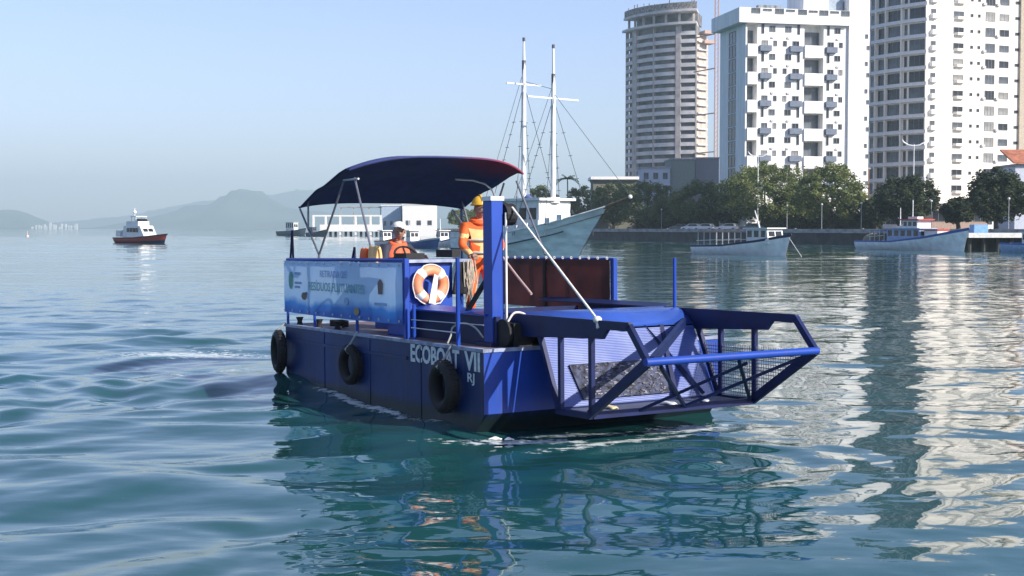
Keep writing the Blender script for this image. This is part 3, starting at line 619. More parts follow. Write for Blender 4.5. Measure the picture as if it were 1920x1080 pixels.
def rail_line(bmv, dz, sd, r=.05, t0=0., t1=1., n=18, k=1.0):
    return MB().tube([(bmv(t0 + (t1 - t0) * i / n)[0], sd * bmv(t0 + (t1 - t0) * i / n)[1] * k, bmv(t0 + (t1 - t0) * i / n)[2] + dz) for i in range(n + 1)], r, 6)
m_gl = GL[0]; m_wpaint = M('boat_white', (.74, .75, .74), .45, var=.08, scale=1.5); m_wood = M('varnished_wood', (.22, .12, .06), .5, var=.2)
m_red = M('boat_red', (.50, .06, .04), .45, var=.12); m_blue = M('boat_blue', (.06, .14, .42), .45, var=.12); m_navy = M('boat_navy', (.02, .035, .09), .5); m_rope = M('rope_white', (.72, .70, .65), .9, var=.1, scale=30)
m_wire = M('rigging_wire', (.07, .075, .09), .6)

# ------------------------------------------------------------------ schooner
def schooner():
    bow = Vector((gx(1075, 81), 81)); hd = R(40); d = Vector((math.sin(hd), -math.cos(hd))); L = 11.8; st = bow - d * (L - 1.5)
    mw = T(st.x, st.y, 0, math.atan2(d.y, d.x)); o = empty('schooner', mw, 'weathered pale green two-masted wooden schooner moored behind the workboat', 'schooner')
    m_h = M('schooner_hull', (.70, .79, .80), .6, var=.16, scale=.9, stretch=(1, 1, 3), bump=.2); m_in = M('schooner_bulwark', (.70, .72, .70), .6, var=.12, scale=2)
    sheer = [(0, 1.75), (.25, 1.75), (.55, 2.1), (.76, 2.65), (.9, 3.2), (1, 3.62)]
    m, bv = loft(L, 4.4, sheer, 3.6, .7, 1.7, -.9, ns=30, nl=12, flare=.32)
    link('hull', weld(m.mesh('hull', m_h, True)), o)
    deck(bv, -.35, .93, 26).build('deck', m_wood, o)
    for sd in (-1, 1):
        rail_line(bv, .02, sd, .06).build('cap_rail', m_in, o, smooth=True)
        rail_line(bv, -.72, sd, .045, .0, .82, k=1.0).build('rub_rail', M('rub_rail_dark', (.05, .07, .09), .6), o)
        for i in range(15): t = .03 + i * .055; MB().box((bv(t)[0], sd * bv(t)[1] * .98, bv(t)[2] + .2), (.45, .07, .32)).build('bulwark_board', m_in, o)
    MB().tube([(bv(.97)[0] - .2, 0, 3.45), (bv(1)[0] + 1.9, 0, 4.15)], [.13, .07], 8).build('bowsprit', m_wood, o)
    MB().sphere((bv(1)[0] + 1.9, 0, 4.17), .13, 10, 6).build('bowsprit_end', m_wpaint, o)
    dh = MB().bx(4.6, 8.6, -1.3, 1.3, 1.4, 4.05).build('deckhouse', m_wpaint, o); MB().bx(4.4, 8.9, -1.5, 1.5, 4.051, 4.2).build('roof', m_wpaint, dh)
    for i in range(4): MB().bx(4.9 + i * .95, 5.5 + i * .95, -1.34, -1.29, 2.9, 3.6).build('window', m_gl, dh)
    def along(px):
        k = (px - 960) / FPX; return (k * st.y - st.x) / (d.x - k * d.y)
    for px, py, yard_y, half in ((982, 80, 160, 1.1), (1037, 93, 186, 1.6)):
        x = along(px); Yp = st.y + d.y * x; h = gz(py, Yp); yz = gz(yard_y, Yp)
        mst = MB().tube([(x, 0, .5), (x, 0, yz), (x + .02, 0, yz + 1.2), (x, 0, h)], [.17, .145, .10, .06], 10).build('mast', m_wpaint, o, smooth=True)
        MB().tube([(x, 0, h - .01), (x, 0, h + .22)], .09, 8).build('masthead', m_wire, mst)
        MB().tube([(x, 0, yz + .3), (x, 0, yz + 1.5)], .12, 8).build('mast_band', m_wire, mst)
        MB().bar((x, -half * 1.3, yz), (x, half * 1.3, yz), .09).build('spreader', m_wpaint, mst)
        for sd in (-1, 1):
            for q, dx in enumerate((-1.5, 1.5)):
                e = Vector((x + dx, sd * 2.05, 1.9)); tp = Vector((x, 0, yz)); MB().tube([tp, e], .022, 4).build('shroud', m_wire, mst)
                for j in range(3, 12, 1 if q == 0 else 2): p = tp.lerp(e, j / 12); MB().bar(p + Vector((-.16, 0, 0)), p + Vector((.16, 0, 0)), .03).build('ratline', m_wire, mst)
        MB().tube([(x, 0, yz + .9), (max(.3, x - 5.0), 0, 1.9)], .018, 4).build('backstay', m_wire, mst)
    xf = along(1037); MB().tube([(xf, 0, gz(186, 86)), (bv(1)[0] + 1.9, 0, 4.25)], .018, 4).build('forestay', m_wire, o)
    xa = along(982); xb = along(1037); MB().tube([(xa, 0, gz(165, 88)), (xb, 0, gz(180, 86))], .016, 4).build('triatic_stay', m_wire, o)
    b_ = MB(); b_.tube([(xa + .3, .0, 4.3), (xa + 1.5, .05, 3.6), (xb - .3, 0, 2.9)], [.22, .30, .2], 10); b_.build('furled_sail', M('furled_sail_blue', (.10, .12, .30), .8), o, smooth=True)
    MB().tube([(xb, 0, 3.9), (xb - .01, 0, 4.25)], .42, 12).build('mast_collar', m_wpaint, o)
    MB().bx(xa - 1.9, xa - .4, -.9, .9, 1.5, 2.75).build('hatch_cover', M('green_tarp', (.16, .2, .06), .8), o)
    return o
schooner()

# ------------------------------------------------------------------ fishing boats off the quay
def fishing(a, b, label, sheer, B, house, band_m, canopy, mast, hullm=None, top=None, name='fishing_boat'):
    mw, L = heading(a, b); o = empty(name, mw, label, 'boat', None)
    m, bv = loft(L, B, sheer, .9, .8, 2.4, -.4, ns=22, nl=10, band=[(.0, .1, 1)])
    link('hull', weld(m.mesh('hull', [hullm or m_wpaint, band_m], True)), o); deck(bv, -.18, .95, 18).build('deck', m_wood, o)
    for sd in (-1, 1): rail_line(bv, .0, sd, .045).build('rub_rail', band_m, o)
    x0, x1, zb, zt, hm = house; w = B * .3
    hb = MB().prism([(x0, -w, zb), (x1 + .25, -w, zb), (x1, -w, zt), (x0, -w, zt)], (0, 2 * w, 0)).build('wheelhouse', hm, o)
    MB().bx(x0 - .25, x1 + .3, -w - .2, w + .2, zt + .002, zt + .1).build('roof', hm, hb)
    nw = max(2, int((x1 - x0) / .9))
    for i in range(nw):
        for sd in (-1, 1): MB().bx(x0 + (x1 - x0) * (i + .18) / nw, x0 + (x1 - x0) * (i + .82) / nw, sd * w - .02, sd * w + .02, zb + (zt - zb) * .45, zt - .15).build('window', m_gl, hb)
    for i in range(2): MB().box((x1 + .08, -w * .45 + i * w * .9, zt - (zt - zb) * .33), (.12, w * .7, (zt - zb) * .32), 0, -.18).build('window', m_gl, hb)
    if canopy:
        c0, c1, cz, cm = canopy; MB().bx(c0, c1, -B * .38, B * .38, cz, cz + .07).build('awning', cm, o); k = int((c1 - c0) / .8)
        for i in range(k + 1):
            for sd in (-1, 1): x = c0 + .05 + (c1 - c0 - .1) * i / k; t = x / L; MB().tube([(x, sd * B * .37, ipt(t, sheer) - .1), (x, sd * B * .37, cz - .001)], .03, 6).build('awning_post', m_wpaint, o)
        for sd in (-1, 1): MB().bar((c0, sd * B * .42, ipt(.1, sheer) + .45), (c1, sd * B * .42, ipt(.5, sheer) + .45), .05).build('guard_rail', m_wpaint, o)
    if mast: x, h, lean = mast; MB().tube([(x, 0, zt if x > x0 else .5), (x - lean, 0, h)], [.07, .04], 8).build('mast', m_wpaint, o)
    if top: top(o, L, bv)
    return o
def bow1(o, L, bv):
    MB().tube([(L - .1, 0, 1.7), (L + 2.4, -.6, -.1)], .025, 5).build('mooring_line', m_rope, o)
fishing((gx(1313, 124), 124), (gx(1478, 113.5), 113.5), 'pale blue-white fishing boat with forward wheelhouse, left of the two moored off the quay', [(0, .75), (.4, .85), (.75, 1.3), (1, 1.85)], 2.9, (7.6, 10.3, 1.0, 2.3, m_wpaint), m_navy, (1.0, 7.2, 2.0, M('faded_red_awning', (.35, .17, .14), .8)), (8.4, 3.9, .7), M('pale_blue_hull', (.90, .92, .93), .5, var=.1, scale=1.5), bow1)
def top2(o, L, bv):
    u = MB().bx(7.6, 10.0, -.9, .9, 2.3, 3.2).build('upper_bridge', m_wpaint, o); MB().bx(7.3, 10.4, -1.1, 1.1, 3.2, 3.34).build('red_roof', m_red, u)
    for i in range(3):
        MB().bx(7.8 + i * .75, 8.3 + i * .75, -.93, -.88, 2.6, 3.05).build('window', m_gl, u)
    MB().bx(7.9, 9.4, -.4, .4, 3.342, 3.6).build('life_raft', m_wpaint, u); MB().tube([(8.2, 0, 3.5), (8.2, 0, 5.4)], .05, 8).build('radar_mast', m_wpaint, u)
    f = MB().bx(10.9, 12.9, -.75, .75, 1.5, 2.1).build('fore_cabin', m_wpaint, o); MB().bx(10.8, 13.0, -.85, .85, 2.1, 2.25).build('red_roof', m_red, f)
    r = random.Random(8); b = MB(); b.grid(lambda u, v: (1.6 + 1.3 * math.cos(u * 6.2832) * math.cos(v * 1.5708) * (1 + .12 * math.sin(u * 25)), .95 * math.sin(u * 6.2832) * math.cos(v * 1.5708), .8 + .95 * math.sin(v * 1.5708) * (1 + .1 * math.sin(u * 19 + v * 7))), 30, 10)
    tag(b.build('net_pile', M('net_olive', (.22, .2, .14), .95, var=.3, scale=6, bump=.6), mw=heading((gx(1619, 152), 152), (gx(1812, 137), 137))[0], smooth=True), 'heap of olive fishing net on the stern of the red-roofed fishing boat', 'fishing net')
fishing((gx(1619, 152), 152), (gx(1812, 137), 137), 'blue-decked fishing boat with red roofs moored beside the jetty', [(0, .95), (.4, .95), (.7, 1.45), (.88, 2.0), (1, 2.4)], 3.4, (5.2, 10.4, .9, 2.28, M('blue_cabin', (.30, .40, .62), .5)), m_blue, (2.6, 5.1, 2.05, m_blue), (6.2, 4.6, 0), M('pale_aqua_hull', (.84, .89, .91), .5, var=.1, scale=1.5), top2)
fishing((gx(1886, 132), 132), (gx(1990, 126), 126), 'small pale blue boat cut off by the right edge, past the jetty', [(0, .9), (.5, .85), (1, 1.4)], 2.3, (2.6, 4.2, .7, 1.9, m_wpaint), m_blue, None, None, M('sky_blue_hull', (.30, .46, .66), .5))
for (p0, Y0), (p1, Y1), hm, bm_, lab in (((712, 176), (756, 168), m_wpaint, m_red, 'small white fishing boat behind the seated helmsman, left of the cluster'), ((762, 168), (822, 158), M('cluster_blue', (.05, .12, .3), .5), m_wpaint, 'small dark blue fishing boat in the middle of the cluster behind the canopy'), ((822, 176), (864, 166), m_wpaint, m_blue, 'small white fishing boat at right of the cluster, left of the standing worker')):
    fishing((gx(p0, Y0), Y0), (gx(p1, Y1), Y1), lab, [(0, .7), (.5, .75), (1, 1.25)], 1.9, (1.5, 2.9, .6, 2.0, m_wpaint), bm_, None, (1.2, 3.6, .3), hm)
fishing((gx(523, 440), 440), (gx(573, 432), 432), 'low dark launch with a white cabin off the end of the white pier', [(0, 1.3), (.6, 1.5), (1, 2.4)], 3.2, (4.5, 8.2, 1.2, 4.2, m_wpaint), m_navy, None, None, M('launch_grey', (.10, .13, .16), .5), name='launch')
fishing((gx(578, 400), 400), (gx(612, 392), 392), 'small dark boat moored against the white pier', [(0, 1.0), (.6, 1.2), (1, 2.0)], 2.4, (1.6, 3.6, .9, 2.6, m_navy), m_navy, None, None, M('mooring_dark', (.06, .08, .10), .5), name='launch')

# ------------------------------------------------------------------ red pilot boat
def pilot():
    mw, L = heading((gx(228, 218), 218), (gx(311, 209), 209)); o = empty('pilot_boat', mw, 'red-hulled harbour pilot boat with white cabin, alone on open water', 'boat')
    m, bv = loft(L, 3.6, [(0, .8), (.5, .85), (.8, 1.15), (1, 1.45)], 1.0, .85, 2.6, -.4, nl=10, band=[(.5, 1.1, 1)])
    link('hull', weld(m.mesh('hull', [m_red, m_navy], True)), o); deck(bv, -.1, .96).build('deck', M('deck_grey', (.25, .26, .27), .8), o)
    for sd in (-1, 1): rail_line(bv, -.02, sd, .11).build('fender_belt', M('fender_rubber', (.05, .03, .03), .8), o)
    cab = MB(); cab.prism([(2.6, -1.4, .7), (8.9, -1.2, .95), (7.4, -1.1, 2.75), (2.9, -1.25, 2.75)], (0, 2.4, 0)); cb = cab.build('cabin', m_wpaint, o)
    for i in range(4): MB().bx(3.9 + i * .85, 4.5 + i * .85, -1.33, -1.22, 1.75, 2.4).build('window', m_gl, cb)
    for i in range(2): MB().box((8.1, -.45 + i * .95, 2.05), (.12, .7, .55), 0, -.6).build('window', m_gl, cb)
    fb = MB().bx(3.3, 6.8, -1.0, 1.0, 2.751, 3.45).build('flybridge', m_wpaint, o); MB().prism([(6.3, -.9, 3.35), (6.6, -.9, 3.35), (6.3, -.9, 3.85), (6.2, -.9, 3.85)], (0, 1.8, 0)).build('windscreen', m_gl, fb)
    ar = MB().bx(4.6, 6.2, -1.0, 1.0, 4.15, 4.3).build('radar_arch', m_wpaint, o)
    for x in (4.7, 6.0):
        for sd in (-1, 1): MB().bar((x, sd * .9, 3.3), (x, sd * .9, 4.15), .09).build('arch_leg', m_wpaint, ar)
    MB().tube([(4.2, 0, 3.3), (4.2, 0, 5.6)], .06, 8).build('mast', m_wpaint, o); MB().sphere((4.2, 0, 4.95), .3, 10, 6).build('radar_dome', m_wpaint, o)
    MB().bx(.4, 1.6, -1.2, 1.2, 1.0, 2.0).build('stern_locker', m_wpaint, o)
    MB().bx(2.2, 3.3, -1.0, 1.0, 1.0, 2.1).build('aft_console', M('aft_blue', (.16, .3, .5), .6), o)
pilot()
by = MB(); by.tube([(0, 0, -.4), (0, 0, .35)], [.5, .42], 12); by.tube([(0, 0, .35), (0, 0, 1.3)], [.12, .06], 8); by.sphere((0, 0, 1.35), .17, 8, 6)
tag(by.build('buoy', M('buoy_pale', (.7, .5, .45), .6), mw=T(gx(52, 390), 390, 0)), 'tiny pale marker buoy at the far left of the water', 'buoy')

# ------------------------------------------------------------------ white pier and terminal
pr = empty('pier', T(0, 400, 0), 'long white pier with railings and thin pavilion roof at far left shore', 'pier'); z1, z2, z3 = gz(434, 400), gz(421, 400), gz(406, 400)
m_pw2 = M('pier_white', (.78, .76, .74), .8, var=.05)
MB().bx(gx(600, 400), gx(716, 400), 0, 12, z1, z2).build('deck_wall', m_pw2, pr)
MB().bx(gx(586, 400), gx(716, 400), .2, .6, z3, z3 + .45).build('beam', m_pw2, pr)
for px in (588, 611, 638, 667, 695, 714): MB().bx(gx(px, 400) - .3, gx(px, 400) + .3, .15, .65, z1 - 1.2, z3 - .001).build('post', m_pw2, pr)
for i in range(14): px = 590 + i * 9.6; MB().bx(gx(px, 400) - .35, gx(px, 400) + .35, 1, 1.7, -1, z1 - .001).build('pile', m_dark, pr)
MB().bx(gx(634, 400), gx(714, 400), 3, 9, gz(389, 400), gz(387, 400)).build('pavilion_roof', m_conc, pr)
for px in (637, 661, 690, 712): MB().bx(gx(px, 400) - .12, gx(px, 400) + .12, 3.4, 3.7, z2, gz(389, 400) - .001).build('pavilion_post', m_conc, pr)
def shed(px0, px1, t, Y, D, mat, lab):
    x0, x1 = gx(px0, Y), gx(px1, Y); o = empty('terminal_building', T((x0 + x1) / 2, Y, 0), lab, 'building'); w = x1 - x0; h = gz(t, Y)
    MB().bx(-w / 2, w / 2, 0, D, -1, h).build('wall', mat, o); MB().bx(-w / 2 - .2, w / 2 + .2, -.2, D, h + .002, h + .3).build('roof', m_pw2, o)
    for i in range(3): MB().bx(-w / 2 + w * (i + .3) / 3, -w / 2 + w * (i + .7) / 3, -.06, .0, h * .35, h * .5).build('window', GL[1], o)
shed(716, 752, 386, 402, 10, M('terminal_blue_grey', (.36, .44, .55), .8), 'blue-grey terminal block at the end of the white pier')
shed(755, 816, 384, 396, 10, m_pw2, 'plain white terminal block under the canopy edge')
# ================================================================== THE WORKBOAT
LB, WB, DK = 5.94, 3.45, .9
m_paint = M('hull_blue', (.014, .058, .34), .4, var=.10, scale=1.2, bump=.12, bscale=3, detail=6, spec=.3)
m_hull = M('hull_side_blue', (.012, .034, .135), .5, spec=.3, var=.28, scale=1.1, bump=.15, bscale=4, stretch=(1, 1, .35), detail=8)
m_steel = M('frame_navy', (.006, .014, .075), .5, spec=.3, var=.2, scale=4); m_deck = M('deck_plate', (.16, .15, .20), .7, var=.3, scale=2.2, c2=(.15, .085, .07), bump=.2)
m_lip = M('gunwale_worn', (.26, .30, .42), .6, var=.3, scale=6); m_black = M('rubber_black', (.010, .010, .011), .75, var=.3, scale=8, bump=.2); m_alu = M('galvanised_pipe', (.55, .56, .58), .35, .6, var=.1)
m_letter = M('white_lettering', (.62, .67, .70), .6, var=.12, scale=20)
def on_boat(x, y, z, rz=0): return BM @ T(x, y, z, rz)
boat = empty('collector_boat', BM, 'blue steel litter-collecting workboat with canopy, mast and front scoop basket', 'workboat')

# hull with its plates, lip and lettering
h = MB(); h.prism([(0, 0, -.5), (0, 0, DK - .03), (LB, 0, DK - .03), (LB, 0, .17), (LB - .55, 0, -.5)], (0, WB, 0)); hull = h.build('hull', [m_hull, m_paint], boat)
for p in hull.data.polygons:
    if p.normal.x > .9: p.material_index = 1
MB().bx(.06, LB - .06, .06, WB - .06, DK - .029, DK).build('deck', m_deck, boat)
for y0, y1 in ((-.015, .06), (WB - .06, WB + .015)): MB().bx(-.01, LB + .012, y0, y1, DK - .028, DK + .012).build('gunwale', m_lip, boat)
for x0, x1 in ((-.012, .06), (LB - .06, LB + .014)): MB().bx(x0, x1, .061, WB - .061, DK - .027, DK + .011).build('gunwale', m_lip, boat)
for x in (1.45, 2.95, 4.4): MB().bx(x - .012, x + .012, -.009, .0, -.4, DK - .05).build('weld_seam', m_hull, hull)
MB().bx(.02, 4.05, -.02, .0, .66, .70).build('rubbing_strake', m_hull, hull)
def letters(txt, x, z, size, mat, parent, y=-.004, bold=.0, width=None, name='lettering'):
    me = text_mesh(txt, size, bold, .0015, width); me.materials.clear(); me.materials.append(mat)
    return link(name, me, parent, Matrix.Translation((x, y, z)) @ Matrix.Rotation(R(90), 4, 'X'))
letters('ECOBOAT', 4.14, .655, .295, m_letter, hull, bold=.009, width=1.24, name='name_lettering')
letters('VII', 5.5, .655, .295, m_letter, hull, bold=.009, width=.36, name='name_lettering')
letters('38', 4.72, .515, .15, m_letter, hull, bold=.002, width=.15, name='registration_lettering'); letters('RJ', 5.57, .515, .15, m_letter, hull, bold=.002, width=.16, name='registration_lettering')

def weather(m, slime=.16, rust=.35):
    N = m.node_tree.nodes; L = m.node_tree.links; b = N['Principled BSDF']; src = b.inputs['Base Color'].links[0].from_socket
    tc = N.new('ShaderNodeTexCoord'); mp = N.new('ShaderNodeMapping'); mp.inputs['Scale'].default_value = (7, 7, .7); L.new(tc.outputs['Object'], mp.inputs[0])
    nz = N.new('ShaderNodeTexNoise'); nz.inputs['Scale'].default_value = 1.4; nz.inputs['Detail'].default_value = 8; nz.inputs['Roughness'].default_value = .65; L.new(mp.outputs[0], nz.inputs[0])
    r1 = N.new('ShaderNodeMapRange'); r1.inputs[1].default_value = .54; r1.inputs[2].default_value = .74; r1.inputs[4].default_value = rust; L.new(nz.outputs[0], r1.inputs[0])
    m1 = N.new('ShaderNodeMix'); m1.data_type = 'RGBA'; m1.inputs[7].default_value = (.10, .075, .07, 1); L.new(r1.outputs[0], m1.inputs[0]); L.new(src, m1.inputs[6])
    sp = N.new('ShaderNodeSeparateXYZ'); L.new(tc.outputs['Object'], sp.inputs[0]); ad = N.new('ShaderNodeMath'); ad.operation = 'MULTIPLY_ADD'; ad.inputs[1].default_value = .25; L.new(nz.outputs[0], ad.inputs[0]); L.new(sp.outputs[2], ad.inputs[2])
    r2 = N.new('ShaderNodeMapRange'); r2.inputs[1].default_value = slime + .16; r2.inputs[2].default_value = slime + .06; r2.inputs[4].default_value = .85; L.new(ad.outputs[0], r2.inputs[0])
    m2 = N.new('ShaderNodeMix'); m2.data_type = 'RGBA'; m2.inputs[7].default_value = (.010, .020, .014, 1); L.new(r2.outputs[0], m2.inputs[0]); L.new(m1.outputs[2], m2.inputs[6]); L.new(m2.outputs[2], b.inputs['Base Color'])
weather(m_hull, .16, .55); weather(m_paint, -2, .30)
# rails
def post(x, y, z0, z1, r=.022, m=None): return MB().tube([(x, y, z0), (x, y, z1)], r, 8).build('rail_post', m or m_paint, boat, smooth=True)
for x in (0.03, 1.05, 2.5): post(x, .03, DK, 1.87)
MB().bx(3.94, 4.0, .0, .06, DK, 1.92).build('rail_post', m_paint, boat); post(4.12, .06, DK, 1.35); post(5.3, .03, DK, 1.94, .026)
MB().tube([(.03, .03, 1.88), (3.97, .03, 1.90)], .024, 8).build('top_rail', m_paint, boat)
for x in (.6, 1.7, 2.7): post(x, WB - .03, DK, 1.86)
MB().bx(3.66, 3.74, WB - .06, WB, DK, 1.87).build('rail_post', m_paint, boat)
MB().tube([(.3, WB - .03, 1.85), (3.7, WB - .03, 1.86)], .024, 8).build('top_rail', m_paint, boat)
MB().tube([(4.1, .03, 1.06), (5.3, .03, 1.06)], .008, 6).build('guard_wire', m_alu, boat); MB().tube([(4.1, .03, 1.16), (5.6, .2, 1.16)], .006, 6).build('guard_wire', m_alu, boat)
for x in (.22, .95, 1.6): MB().tube([(x, .14, DK), (x, .14, DK + .06), (x, .14, DK + .12)], [.05, .035, .06], 10).build('bollard', m_black, boat, smooth=True)
# stern brackets (inverted V bars)
for (x, y, z0, z1, sp) in ((-.05, .15, 1.2, 2.32, .14), (2.25, .12, 1.6, 2.06, .13)):
    [MB().tube([(x + q * sp, y, z0), (x, y, z1)], .018, 6).build('bracket', m_steel, boat) for q in (-1.6, .4)]

# console
con = MB().bx(2.95, 3.6, .26, .90, DK, 1.86).build('console', m_paint, boat); bev(con, .015)
MB().bx(2.9, 3.68, .16, 1.12, 1.861, 1.9).build('console_top', m_lip, con)
MB().bx(3.02, 3.35, .35, .62, 1.902, 1.98).build('instrument_box', m_black, con)
sw = MB(); sw.torus((2.82, .62, 1.93), .17, .016, (.8, 0, .6), 20, 6); sw.bar((2.82, .62, 1.93), (2.95, .62, 1.86), .03); sw.bar((2.73, .62, 2.05), (2.91, .62, 1.81), .02); sw.build('steering_wheel', m_black, con)
MB().bx(3.05, 3.5, .95, 1.07, 1.92, 2.02).build('throttle_box', m_black, con)
post(3.6, 1.02, DK, 1.86, .03); post(3.62, 1.16, DK, 1.9, .016, m_alu)
# helmsman's seat
MB().bx(1.55, 2.0, .75, 1.3, DK, 1.38).build('seat_box', m_paint, boat); MB().bx(1.5, 2.02, .72, 1.33, 1.381, 1.46).build('seat_cushion', m_black, boat)

# hopper walls along the belt well
for y0, y1 in ((.36, .42), (WB - .42, WB - .36)):
    MB().bx(3.45, 5.62, y0, y1, DK, 1.25).build('hopper_wall', m_steel, boat)
MB().prism([(3.45, .30, 1.251), (5.45, .30, 1.251), (5.45, .50, 1.29), (3.45, .50, 1.31)], (0, 0, .02)).build('hopper_flange', m_paint, boat)
MB().prism([(2.45, WB - .5, 1.251), (5.3, WB - .5, 1.251), (5.3, WB - .30, 1.29), (2.45, WB - .30, 1.29)], (0, 0, .02)).build('hopper_flange', m_steel, boat)
MB().bx(3.44, 3.5, .5, WB - .5, DK, 1.22).build('hopper_wall', m_steel, boat)
MB().prism([(3.6, .43, .93), (5.7, .43, 1.12), (5.7, .43, 1.16), (3.6, .43, .97)], (0, WB - .86, 0)).build('belt', M('belt_grey', (.10, .11, .13), .8, var=.3, scale=5), boat)

# lifting mast
mast = MB().bx(5.36, 5.56, .34, .50, DK, 2.60).build('lifting_mast', m_paint, boat); bev(mast, .008)
MB().bx(5.35, 5.57, .33, .51, 2.601, 2.65).build('mast_cap', M('cap_white', (.8, .8, .78), .5), mast)
MB().tube([(5.595, .515, 1.12), (5.595, .515, 2.46)], .014, 8).build('hoist_pipe', M('pipe_white', (.78, .77, .74), .4), mast)
pb = MB(); pb.tube([(5.5, .52, 2.44), (5.5, .66, 2.44)], .13, 16); pb.bar((5.5, .5, 2.58), (5.56, .66, 2.5), .05); pb.build('pulley_block', m_black, mast)
MB().bar((5.35, .42, 1.72), (4.82, .42, 1.27), .045).build('mast_brace', m_black, mast); MB().bx(5.28, 5.64, .27, .57, DK, .95).build('base_plate', m_steel, mast)
wn_ = MB(); wn_.tube([(5.72, .40, 1.06), (5.72, .74, 1.06)], .13, 16); wn_.bx(5.66, 5.86, .45, .7, DK, 1.18); wn_.tube([(5.72, .38, 1.06), (5.72, .405, 1.06)], .17, 16); wn_.build('winch', m_black, boat)

# scoop basket
Y0, Y1 = .58, 2.87
bask = MB(); bask.tube([(5.62, Y0 + .03, 1.18), (5.62, Y1 - .03, 1.18)], .05, 10); basket = bask.build('scoop_basket', m_steel, boat)     # hinge shaft carries the basket
for y, t in ((Y0, -.03), (Y1, .03)):
    a = MB(); a.prism([(5.55, y - .025, 1.285), (7.93, y - .025, 1.285), (7.95, y - .025, 1.235), (7.86, y - .025, 1.19), (7.55, y - .025, 1.195), (7.45, y - .025, 1.09), (5.95, y - .025, 1.03), (5.5, y - .025, 1.08)], (0, .05, 0)); a.build('arm_plate', m_steel, basket)
    for p, q, w in (((7.91, 1.245), (8.22, .90), .075), ((8.22, .90), (7.20, .265), .095), ((7.22, .25), (6.56, .24), .07), ((6.60, .25), (6.22, 1.06), .06), ((6.64, .25), (6.64, 1.07), .055), ((7.235, .27), (7.235, 1.11), .06)):
        MB().bar((p[0], y, p[1]), (q[0], y, q[1]), .05, w).build('frame_bar', m_steel, basket)
MB().tube([(8.22, Y0 - .03, .9), (8.22, Y1 + .03, .9)], .042, 12).build('front_bar', m_paint, basket, smooth=True)
for x, z, w in ((7.2, .25, .07), (6.58, .24, .06)): MB().bar((x, Y0 + .026, z), (x, Y1 - .026, z), w).build('cross_bar', m_steel, basket)
def face_pt(u, v): return (8.20 - 1.0 * u, Y0 + (Y1 - Y0) * v, .87 - .62 * u)      # sloping lower front
for (a, b) in (((.06, .10), (.97, .55)), ((.97, .28), (.10, .62)), ((.97, .55), (.05, .95)), ((.05, .55), (.97, .97))): MB().bar(face_pt(*a), face_pt(*b), .035).build('brace', m_steel, basket)
MB().bar((8.16, Y0 + .10, .90), (6.1, Y1 - .12, 1.12), .05, .10).build('brace', m_steel, basket)
MB().bar((6.62, 2.2, .3), (6.15, 2.35, 1.1), .05).build('brace', m_steel, basket); MB().bar((6.62, 2.62, .3), (6.15, 2.1, 1.1), .04).build('brace', m_steel, basket)
# rounded cover over the belt head
cv = MB(); cv.grid(lambda u, v: (5.15 + .95 * u + .05 * u * u, Y0 + .03 + (Y1 - Y0 - .06) * v, 1.262 + .03 * math.sin(math.pi * u) - .17 * max(0, u - .72) ** 2 * 12), 16, 2); cvo = cv.build('belt_cover', M('cover_blue', (.03, .08, .36), .22, var=.08, scale=3), basket, smooth=True)
sd_ = cvo.modifiers.new('thick', 'SOLIDIFY'); sd_.thickness = .012; sd_.offset = -1
MB().tube([(5.72, Y1 - .12, 1.20), (5.72, Y1 + .06, 1.20)], .10, 14).build('bearing', m_black, basket)
# pale ribbed back panel, dark grille
m_back = M('back_panel', (.17, .22, .44), .45, var=.1, scale=2.6, c2=(.05, .10, .38), detail=5)
PA, PB_ = Vector((6.17, 0, 1.08)), Vector((6.57, 0, .27)); nP = Vector((PB_.z - PA.z, 0, -(PB_.x - PA.x))).normalized() * -1
MB().prism([(PA.x, Y0 + .04, PA.z), (PA.x, Y1 - .04, PA.z), (PB_.x, Y1 - .04, PB_.z), (PB_.x, Y0 + .04, PB_.z)], tuple(nP * -.012)).build('back_panel', m_back, basket)
rb = MB(); nr = 44
for i in range(nr):
    c = PA.lerp(PB_, (i + .5) / nr) + nP * .006; rb.bar((c.x, Y0 + .05, c.z), (c.x, Y1 - .05, c.z), .008, .010, up=tuple(nP))
rbo = rb.build('panel_rib', m_back, basket); rbo['kind'] = 'stuff'
g = MB(); q0, q1 = PA.lerp(PB_, .46) + nP * .02, PA.lerp(PB_, .93) + nP * .02; gm = M('grille_dark', (.05, .06, .11), .6, var=.6, scale=14, bump=.8)
g.prism([(q0.x, .86, q0.z), (q0.x, 2.15, q0.z), (q1.x, 2.15, q1.z), (q1.x, .93, q1.z)], tuple(nP * .015)); gr = g.build('grille', gm, basket)
r6 = random.Random(4); gd = MB()
for i in range(260): c = q0.lerp(q1, r6.random()) + nP * .02; y = r6.uniform(.95, 2.1); gd.box((c.x, y, c.z), (r6.uniform(.008, .02), r6.uniform(.012, .05), r6.uniform(.006, .012)), r6.uniform(-.5, .5))
gdo = gd.build('caught_debris', M('debris_pale', (.22, .22, .26), .8, var=.6, scale=9), gr); gdo['kind'] = 'stuff'
